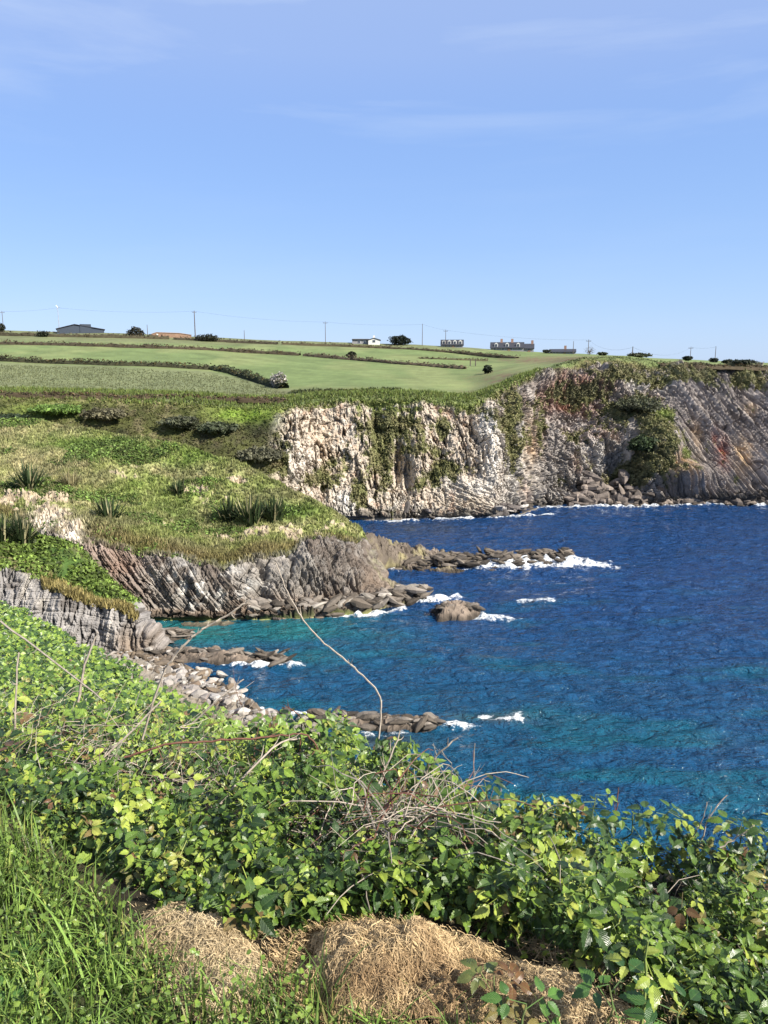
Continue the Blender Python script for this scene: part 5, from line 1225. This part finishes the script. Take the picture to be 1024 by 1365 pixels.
# ---- canes
def stem_mesh(paths, rads, cols_, name, parent=None, nside=4, mat=None):
    Vs = []; Fs = []; Cs = []; b_ = 0
    for pth, rd, cl in zip(paths, rads, cols_):
        m_ = MB(); m_.tube(pth, rd, nside); Vs += m_.v; Cs += [cl] * len(m_.v)
        Fs += [tuple(q + b_ for q in f) for f in m_.f]; b_ += len(m_.v)
    me = bpy.data.meshes.new(name); me.from_pydata(Vs, [], Fs); me.materials.append(mat or M_STEM)
    a = me.attributes.new('Col', 'FLOAT_COLOR', 'POINT'); a.data.foreach_set('color', np.concatenate([np.array(Cs), np.ones((len(Cs), 1))], 1).astype(np.float32).ravel())
    return link(name, me, parent)
def wiggle(pts, n=14, amp=.006):
    k = np.linspace(0, len(pts) - 1, n); A = np.array(pts); out_ = np.stack([pchip(np.arange(len(pts)), A[:, i], k) for i in range(3)], -1)
    return out_ + rng.normal(size=out_.shape) * amp * np.array([1, 1, 1])

PALE = (.42, .36, .29); GREY = (.30, .26, .22); DARKC = (.10, .075, .055); REDC = (.17, .08, .055)
named = [
 ([(505, 985), (508, 935), (470, 888), (425, 850), (395, 812), (366, 750)], 3.3, 3.5, .0042, PALE, 'very long thin pale cane arching up across the bay, twisted at its foot'),
 ([(190, 985), (222, 890), (262, 845), (300, 822), (335, 798)], 3.6, 3.6, .0062, PALE, 'thick pale broken cane leaning right in front of the turquoise inlet'),
 ([(105, 935), (112, 892), (130, 842)], 4.2, 4.2, .009, PALE, 'short thick pale stub standing up in front of the grey bluff'),
 ([(20, 1020), (20, 960), (24, 870)], 3.4, 3.4, .006, PALE, 'upright pale stem near the left edge'),
 ([(0, 828), (50, 865), (115, 915), (140, 935)], 4.0, 4.0, .006, GREY, 'straight grey cane slanting down from the left edge'),
 ([(75, 1065), (120, 1025), (165, 985), (215, 935)], 3.0, 3.2, .006, PALE, 'long straight pale cane leaning right over the left bank'),
 ([(165, 1010), (240, 990), (330, 985), (400, 978), (425, 1000), (440, 1050)], 2.8, 2.9, .005, REDC, 'reddish brown arching cane over the middle of the bramble'),
 ([(250, 1130), (330, 1030), (375, 990), (400, 985)], 2.6, 2.9, .005, PALE, 'pale cane rising behind the middle leaves'),
 ([(480, 1100), (500, 1055), (520, 1010), (533, 975)], 2.9, 3.0, .0048, PALE, 'straight pale twig standing up beside the foot of the long cane'),
 ([(560, 1045), (580, 1010), (610, 982)], 3.1, 3.1, .0045, PALE, 'short forked pale twig against the water in the middle'),
 ([(625, 1065), (632, 1030), (633, 990)], 3.1, 3.1, .0028, GREY, 'thin upright twig against the water right of the forked twig'),
 ([(820, 1110), (822, 1085), (824, 1050)], 2.8, 2.8, .003, REDC, 'thin red twig above the right hedge'),
 ([(935, 1120), (945, 1090), (970, 1060)], 2.6, 2.6, .003, PALE, 'left one of the pale twigs at the right end of the hedge'),
 ([(960, 1130), (985, 1115), (1010, 1097)], 2.5, 2.5, .003, PALE, 'rightmost pale twig at the end of the hedge'),
 ([(925, 1115), (935, 1095), (942, 1070)], 2.6, 2.6, .0025, GREY, 'short grey twig left of the pale ones at the right end'),
 ([(520, 1215), (560, 1212), (600, 1190), (628, 1178)], 2.1, 2.2, .009, PALE, 'stout pale dead branch lying just behind the cut grass heap'),
 ([(700, 1235), (735, 1215), (757, 1208), (760, 1205)], 2.2, 2.3, .005, PALE, 'curved pale twig in the dark gap right of the grass heap'),
 ([(245, 975), (300, 925), (325, 905)], 5.0, 5.2, .007, GREY, 'forked dark twig at the back edge of the left bank'),
 ([(400, 1000), (402, 960), (380, 940)], 3.8, 3.8, .004, REDC, 'young upright shoot with pale green tip leaves in the middle'),
]
for pts, ya, yb, rd, cl, lab in named:
    n = len(pts); W_ = [at(a, b_, ya + (yb - ya) * i / (n - 1)) for i, (a, b_) in enumerate(pts)]
    pth = wiggle(W_, 7 * n if n > 4 else 10, .0018)
    k = len(pth); rads = [np.linspace(rd, rd * .65, k)]
    paths = [pth]; cols_ = [cl]
    for q in range(3 if rd < .004 else 5):                  # side spurs and thorns
        i = int(rng.integers(k // 3, k - 1)); d = pth[i] - pth[i - 1]; d = d / (np.linalg.norm(d) + 1e-9)
        e = d + rng.normal(size=3) * .7; e /= np.linalg.norm(e); ln = rng.uniform(.015, .07)
        paths.append(np.array([pth[i], pth[i] + e * ln * .6, pth[i] + e * ln + [0, 0, .01]])); rads.append([rd * .5, rd * .35, rd * .15]); cols_.append(cl)
    o = stem_mesh(paths, rads, cols_, 'dead_cane', None, 5); tag(o, lab, 'cane', 'bare canes standing out of the brambles')

# random canes as parts of the three thickets
for nm, a, b_, n, ar in (('left', -40, 330, 210, PALE), ('middle', 330, 680, 290, PALE), ('right', 680, 1080, 70, DARKC)):
    t = BR[nm]; base = np.array(t.location); st = sample_canopy(n, a, b_, .1, 2.7 if nm != 'left' else 2.0, 1.0)
    if nm == 'middle':                                           # the tangle above the grass heap
        st2 = np.stack([at(rng.normal(548, 48), rng.uniform(1060, 1215), rng.uniform(2.15, 2.75)) for _ in range(170)]); st[:170] = st2
    for q in range(n):
        th = rng.uniform(0, 6.28); ln = rng.uniform(.12, .42); d = np.array([math.cos(th), math.sin(th), 0])
        h = rng.uniform(.02, .14); p0_ = st[q] - [0, 0, .04 if nm == 'middle' and q < 170 else .12]
        pth = wiggle([p0_, p0_ + d * ln * .35 + [0, 0, h * .9], p0_ + d * ln * .75 + [0, 0, h], p0_ + d * ln + [0, 0, h * .55]], 7, .004) - base
        rd = rng.uniform(.0012, .0034); cl = np.array(random.choice([ar, ar, PALE, REDC])) * rng.uniform(.7, 1.2)
        stem_mesh([pth], [np.linspace(rd, rd * .5, 7)], [tuple(cl)], 'cane', t, 4)

tw = np.concatenate([sample_canopy(1500, -60, 1090, .15, 2.95, 1.2), np.stack([at(rng.normal(545, 50), rng.uniform(1040, 1215), rng.uniform(2.2, 2.8)) for _ in range(400)] + [at(rng.uniform(-20, 330), rng.uniform(930, 1090), rng.uniform(2.7, 3.4)) for _ in range(250)])]); paths = []; rads = []; cls = []
for q in range(2150):
    d = rng.normal(size=3) * [1, 1, .5] + [0, 0, .55]; d /= np.linalg.norm(d); ln = rng.uniform(.06, .24)
    p0_ = tw[q] - [0, 0, rng.uniform(.02, .12)]; sd_ = rng.normal(size=3) * ln * .12
    paths.append(np.array([p0_, p0_ + d * ln * .5 + sd_, p0_ + d * ln])); rads.append([.0016, .0012, .0006]); cls.append(tuple(np.array(random.choice([PALE, GREY, DARKC, REDC, PALE])) * rng.uniform(.7, 1.2)))
tag(stem_mesh(paths, rads, cls, 'loose_twigs', None, 3), 'fine dead twigs scattered through the brambles', 'twigs', kind='stuff')

# ---- shoots standing up along the hedge top
def shoot(px, py, Y, ln, label, mat, nl=5, size=1.0, tmpl=None, lean=(0, 0), colr=(.14, .17, .06), grp=None, cat='shoot', stem_w=.0035):
    p = at(px, py, Y); t = thing('bramble_shoot', p, label, cat, grp)
    top = np.array([lean[0] * ln, lean[1] * ln, ln])
    pth = wiggle([np.zeros(3), top * .5 + rng.normal(size=3) * .01, top], 7, .002)
    stem_mesh([pth], [np.linspace(stem_w, stem_w * .5, 7)], [colr], 'stem', t, 5)
    for k in range(nl):
        f = .35 + .65 * (k + 1) / nl; c0 = pth[min(6, int(f * 6))]
        a = k * 2.4 + rng.uniform(-.4, .4); nv = np.array([[math.cos(a) * .55 * (1.4 - f) + .15, math.sin(a) * .55 * (1.4 - f) - .35, 1.0]])
        R = orient(nv, np.array([a]))[0]; s_ = size * rng.uniform(.7, 1.1) * (1.25 - .45 * f)
        off = R @ np.array([0, .9 * .065 * s_, .03 * s_])
        src = TRI[int(rng.integers(6))] if tmpl is None else tmpl
        me = shoot_mesh(mat, src)
        o = link('leaf', me, t); o.rotation_euler = Matrix(R.tolist()).to_euler(); o.location = c0 + off; o.scale = (s_,) * 3
_sm = {}
def shoot_mesh(mat, src):
    k = (mat.name, id(src))
    if k not in _sm: _sm[k] = np_mesh('leaf', src[0], src[1], mat, luv=src[2], rnd=np.zeros(len(src[0])))
    return _sm[k]
tips = [(372, 985, 4.0, .16, 'the small leafy shoot above the white shore rocks'), (413, 990, 3.8, .17, 'pale leaved shoot sticking up left of the long cane'), (462, 1010, 3.5, .12, 'leafy tip just left of the foot of the long cane'), (560, 1040, 3.2, .12, 'leafy tip below the forked twig'),
        (648, 1080, 3.0, .13, 'leafy shoot at the dip of the hedge top'), (700, 1105, 2.9, .13, 'leafy shoot where the hedge top turns level'), (738, 1110, 2.8, .11, 'leafy tip over the dark water left of the dead red tips'), (785, 1112, 2.8, .17, 'tall bunched shoot with yellowish tip leaves'), (830, 1118, 2.75, .13, 'leafy shoot beside the thin red twig'),
        (875, 1120, 2.7, .13, 'rounded leafy shoot on the right hedge top'), (905, 1125, 2.65, .11, 'low leafy tip right of the rounded shoot'), (990, 1140, 2.55, .13, 'leafy shoot near the right edge with upright leaves'), (1020, 1140, 2.5, .14, 'leafy shoot cut by the right edge')]
for a, b_, Y, ln, lab in tips: shoot(a, b_, Y, ln, lab, M_BRAM, 6, 1.0, grp='leafy shoots along the hedge top', lean=(rng.uniform(-.3, .3), rng.uniform(-.2, .2)))

# ---- foreground plants
FIVE = trifoliate(99, .06, 7, True); BIG3 = trifoliate(98, .065, 8)
shoot(655, 1365, 1.62, .14, 'reddish green bramble seedling in front of the cut grass heap', M_RED, 6, 1.05, FIVE)
shoot(700, 1385, 1.55, .10, 'green bramble seedling at the bottom edge right of the heap', M_DARKLEAF, 5, 1.0, BIG3)
shoot(852, 1400, 1.55, .30, 'single upright pale shoot in the bottom right corner', M_BRAM, 4, .8, colr=(.22, .28, .08), stem_w=.005)
shoot(810, 1370, 1.6, .12, 'broad dark ribbed leaves beside the pale upright shoot', M_DARKLEAF, 5, 1.15, BIG3)
shoot(900, 1400, 1.5, .10, 'dark ribbed leaves right of the pale upright shoot', M_DARKLEAF, 5, 1.1, BIG3)
shoot(188, 1195, 2.2, .12, 'withered red brown leaf cluster in the green left bank', M_RED, 3, .95, FIVE)
shoot(470, 1225, 2.15, .10, 'large dark drooping leaf pair above the brown grass heap', M_DARKLEAF, 3, 1.15, BIG3)
shoot(380, 1155, 2.4, .08, 'large bright toothed leaf in the middle of the thicket', M_BRAM, 2, 1.2, BIG3)
shoot(40, 1320, 1.75, .08, 'dark broad leaf low in the grass at the left edge', M_DARKLEAF, 3, 1.2, BIG3)
shoot(385, 1235, 2.1, .09, 'green leaves with an orange spotted one in the gap between the heaps', M_BRAM, 4, .9, BIG3)
shoot(760, 1300, 2.0, .14, 'glossy pale leaved shoot hanging in the dark gap', M_BRAM, 5, .9, BIG3)
shoot(640, 1180, 2.4, .12, 'fresh bramble shoot right of the pale stem tangle', M_BRAM, 5, 1.0)
shoot(300, 1275, 2.0, .13, 'yellow green leafy sprig growing between the two heaps', M_BRAM, 6, .9)
shoot(30, 1030, 2.9, .14, 'pale ribbed leaf shoot at the left edge', M_BRAM, 5, 1.3, BIG3)

# ---- cut grass heaps
def heap(cpx, cpy, w_, d_, h_, label, rz, c0, c1, n, seed, sink=0.0):
    a = PITCH - math.atan((682.5 - cpy) / F); p = at(cpx, cpy, 1.6 / math.tan(a)); p[2] = LAWN - sink
    t = thing('cut_grass_heap', p, label, 'grass heap', rz=rz)
    gx, gy = np.meshgrid(np.linspace(-1, 1, 70), np.linspace(-1, 1, 60))
    def hz(u, v):
        Q_ = np.stack([u * w_, v * d_, u * 0 + seed], -1)
        r = np.sqrt(u ** 2 + v ** 2) + .22 * fbm(Q_, 6, 3, seed)
        return h_ * np.clip(1 - r ** 2, -.25, 1) ** 1.0 * (1 + .0 * r) + np.clip(1 - r, 0, 1) * (.30 * h_ * fbm(Q_, 14, 3, seed + 1) + .12 * h_ * fbm(Q_, 40, 2, seed + 3))
    Zg = np.where(np.sqrt(gx ** 2 + gy ** 2) > 1.15, -.1, np.nan_to_num(np.maximum(1 - (np.sqrt(gx ** 2 + gy ** 2)) ** 2, -.3)) * 0) 
    hh = lambda u, v: np.maximum(h_ * (1 - np.minimum((np.sqrt(u ** 2 + v ** 2) + .55 * fbm(np.stack([u * w_, v * d_, u * 0 + seed], -1), 5, 3, seed)), 1.3) ** 2.0), -.08) + \
        h_ * (.55 * fbm(np.stack([u * w_, v * d_, u * 0 + seed], -1), 12, 3, seed + 1) + .10 * fbm(np.stack([u * w_, v * d_, u * 0 + seed], -1), 45, 2, seed + 3)) * np.clip(1.2 - np.sqrt(u ** 2 + v ** 2), 0, 1)
    Zg = hh(gx, gy)
    V = np.stack([gx * w_, gy * d_, Zg], -1)
    nn = fbm(V, 10, 3, seed + 9); cc = mixc(np.ones(V.shape) * (np.array(c0) * .8), np.array(c1) * .85, sstep(-.1, .3, nn))
    link('mound', np_mesh('mound', V, gfaces(60, 70), M_SOIL, cc), t)
    u = rng.uniform(-1.35, 1.35, n); v = rng.uniform(-1.35, 1.35, n); k = u * u + v * v < 1.0 + .8 * rng.random(n) ** 2; u, v = u[k], v[k]; n = len(u)
    e = .02; z0_ = np.maximum(hh(u, v), -.01); sx_ = (hh(u + e, v) - z0_) / (e * w_); sy_ = (hh(u, v + e) - z0_) / (e * d_)
    th = rng.uniform(0, 6.28, n); L_ = rng.uniform(.012, .05, n); dr = np.stack([np.cos(th), np.sin(th)], -1)
    dz = np.clip(dr[:, 0] * sx_ + dr[:, 1] * sy_, -1.2, 1.2) + rng.normal(0, .35, n)
    mid_ = np.stack([u * w_, v * d_, z0_ + rng.uniform(-.002, .014, n)], -1)
    d3 = np.stack([dr[:, 0], dr[:, 1], dz], -1); d3 /= np.linalg.norm(d3, axis=1)[:, None]
    sd = np.stack([-dr[:, 1], dr[:, 0], rng.normal(0, .5, n)], -1) * rng.uniform(.0004, .0010, (n, 1))
    bend = rng.normal(0, .12, (n, 3)) * L_[:, None] + [0, 0, .003]
    A_ = mid_ - d3 * L_[:, None] / 2; B_ = mid_ + bend; C__ = mid_ + d3 * L_[:, None] / 2
    V = np.stack([A_ - sd, A_ + sd, B_ + sd, B_ - sd, C__ + sd, C__ - sd], 1)
    i6 = (np.arange(n) * 6)[:, None]; Fc = np.concatenate([i6 + [0, 1, 2, 3], i6 + [3, 2, 4, 5]], 0)
    nn = fbm(mid_, 7, 3, seed + 11); cc = mixc(np.ones((n, 3)) * c0, np.array(c1), np.clip(sstep(-.15, .3, nn) + rng.normal(0, .2, n), 0, 1)) * rng.uniform(.6, 1.3, (n, 1))
    tag(link('dry_stalks', np_mesh('dry_stalks', V, Fc, M_HAY, np.repeat(cc, 6, 0)), t), kind='stuff')
STRAW = (.66, .49, .27); BRN = (.36, .24, .125)
heap(515, 1298, .30, .17, .115, 'large heap of brown dry cut grass in the middle of the foreground', -.15, STRAW, BRN, 28000, 700)
heap(262, 1275, .25, .12, .06, 'pale straw coloured heap of cut grass at the lower left', -.75, (.72, .58, .36), (.52, .40, .23), 13000, 710)
heap(735, 1345, .24, .11, .06, 'low tail of dry cut grass at the bottom right of the large heap', -.35, (.62, .47, .27), (.42, .3, .16), 9000, 720)

n = 9000; a = rng.uniform(150, 900, n); vv_ = rng.uniform(0, .5, n)
q = sample_canopy(n, 150, 900, 0, .55, .5); q[:, 2] += -.27 * sstep(1.55, 2.2, q[:, 1]) * .3 + rng.uniform(-.02, .05, n)
th = rng.uniform(0, 6.28, n); L_ = rng.uniform(.02, .09, n)[:, None]; d3 = np.stack([np.cos(th), np.sin(th), rng.normal(0, .3, n)], -1); sd = np.stack([-d3[:, 1], d3[:, 0], d3[:, 0] * 0], -1) * .001
V = np.stack([q - d3 * L_ / 2 - sd, q - d3 * L_ / 2 + sd, q + d3 * L_ / 2 + sd, q + d3 * L_ / 2 - sd], 1)
tag(link('straw_litter', np_mesh('straw_litter', V, np.arange(n * 4).reshape(-1, 4), M_HAY, np.repeat(np.array([.5, .38, .22]) * rng.uniform(.4, 1.2, (n, 1)), 4, 0))), 'loose dry stalks strewn behind the cut grass heaps', 'straw', kind='stuff')

# ---- foreground grass
def blades(name, pos, L_, W_, colr, label, cat, lean=.95):
    n = len(pos); th = rng.uniform(0, 6.28, n); ln = rng.uniform(.05, lean, n) * L_
    d = np.stack([np.cos(th), np.sin(th), np.zeros(n)], -1); sd = np.stack([-d[:, 1], d[:, 0], np.zeros(n)], -1) * (W_ / 2)[:, None]
    lv = []
    for s_ in (0, .35, .65, .88, 1.0):
        q = pos + d * (ln * s_ ** 1.9)[:, None] * 1.3 + np.array([0, 0, 1]) * (L_ * (s_ - .38 * (ln / L_) * s_ ** 2.6))[:, None]
        wk = (1 - s_ ** 2.2) + .02; lv += [q - sd * wk, q + sd * wk]
    V = np.stack(lv, 1); i0 = (np.arange(n) * 10)[:, None]
    Fc = np.concatenate([i0 + [2 * k, 2 * k + 1, 2 * k + 3, 2 * k + 2] for k in range(4)], 0)
    g_ = np.tile(np.array([.7, .7, .9, .9, 1, 1, 1.1, 1.1, 1.2, 1.2]), n)[:, None]
    return tag(link(name, np_mesh(name, V, Fc, M_GRASS, np.repeat(colr, 10, 0) * (g_ * 0 + 1))), label, cat, kind='stuff')
N_ = 46000
gx = rng.uniform(-2.6, 1.4, N_); gy = rng.uniform(.95, 3.1, N_); pos = np.stack([gx, gy, np.full(N_, LAWN)], -1)
px, py = proj(pos)
lim = np.interp(px, [-400, 0, 60, 120, 180, 230, 330, 420, 520, 600, 700, 850, 1000], [1095, 1100, 1130, 1185, 1250, 1308, 1322, 1322, 1328, 1365, 1400, 1420, 1440])
dens = np.interp(px, [0, 200, 400, 600, 700, 1000], [1, 1, .95, .8, .5, .35])
ok = (py > lim + rng.normal(0, 12, N_)) & (py < 1560) & (px > -140) & (px < 1150) & (rng.random(N_) < dens)
pos = pos[ok]; n = len(pos); px, py = px[ok], py[ok]
cl = fbm(pos, 4, 2, 800)
Ls = rng.uniform(.04, .17, n) * (1 + .5 * cl) * np.interp(px, [0, 150, 230, 400], [.95, .8, .6, .7]); Ls = np.where(rng.random(n) < .04, Ls * 1.9, Ls)
colr = np.array([.17, .27, .055]) * (rng.uniform(.35, 1.9, (n, 1)) * (1 + .5 * fbm(pos, 5, 2, 805)[:, None])) * [1, 1, 1] + (rng.random((n, 1)) < .12) * np.array([.20, .13, .06])
blades('lawn_grass', pos, Ls, rng.uniform(.0022, .0075, n), colr, 'long green grass in the bottom left corner and along the bottom', 'grass')
q = np.stack([rng.uniform(-7, 4, 30000), rng.uniform(-2, 4.5, 30000), np.full(30000, LAWN)], -1); px2, py2 = proj(q)
front = np.interp(np.clip(px2, -900, 1400), kc, r1); ok = (q[:, 1] < 1) | (py2 > front + 5); ok &= ~((q[:, 1] > .9) & (px2 > -140) & (px2 < 1150) & (py2 < 1560)); q = q[ok]
tag(tufts('meadow_grass', q, rng.uniform(.06, .16, len(q)), np.array([.13, .20, .05]) * rng.uniform(.5, 1.5, (len(q), 1)), 4, mat=M_GRASS, width=.07), 'short grass on the level ground round the viewpoint', 'grass', kind='stuff')
lo_ = full[-4:]; q = lo_.reshape(-1, 3)[rng.integers(0, lo_.shape[0] * lo_.shape[1], 9000)] + rng.normal(0, .5, (9000, 3)) * [1, 1, .1]
q = q[(q[:, 2] > 1) & (q[:, 2] < LAWN - 3)]
tag(tufts('bank_scrub', q, rng.uniform(.15, .35, len(q)), np.array([.10, .17, .04]) * rng.uniform(.4, 1.5, (len(q), 1)), 5, 'leafy', width=.15), 'scrub on the seaward side of the near bank', 'scrub', kind='stuff')
# clover and small weeds in the grass
k = rng.choice(n, 1800, replace=False); k = k[(px[k] < 420)]
V, T, l = leaflet(.013, .012, 3, .1, .1)
nn_ = len(k); o = merged('lawn_weeds', (V, T, l), pos[k] + np.stack([rng.normal(0, .01, nn_), rng.normal(0, .01, nn_), rng.uniform(.03, .13, nn_)], -1), orient(rng.normal(0, .4, (nn_, 3)) + [0, -.3, 1], rng.uniform(0, 6.28, nn_)), rng.uniform(.6, 1.5, nn_), rng.uniform(.3, .9, nn_), M_IVY)
tag(o, 'small round leaved weeds among the bottom left grass', 'weeds', kind='stuff')
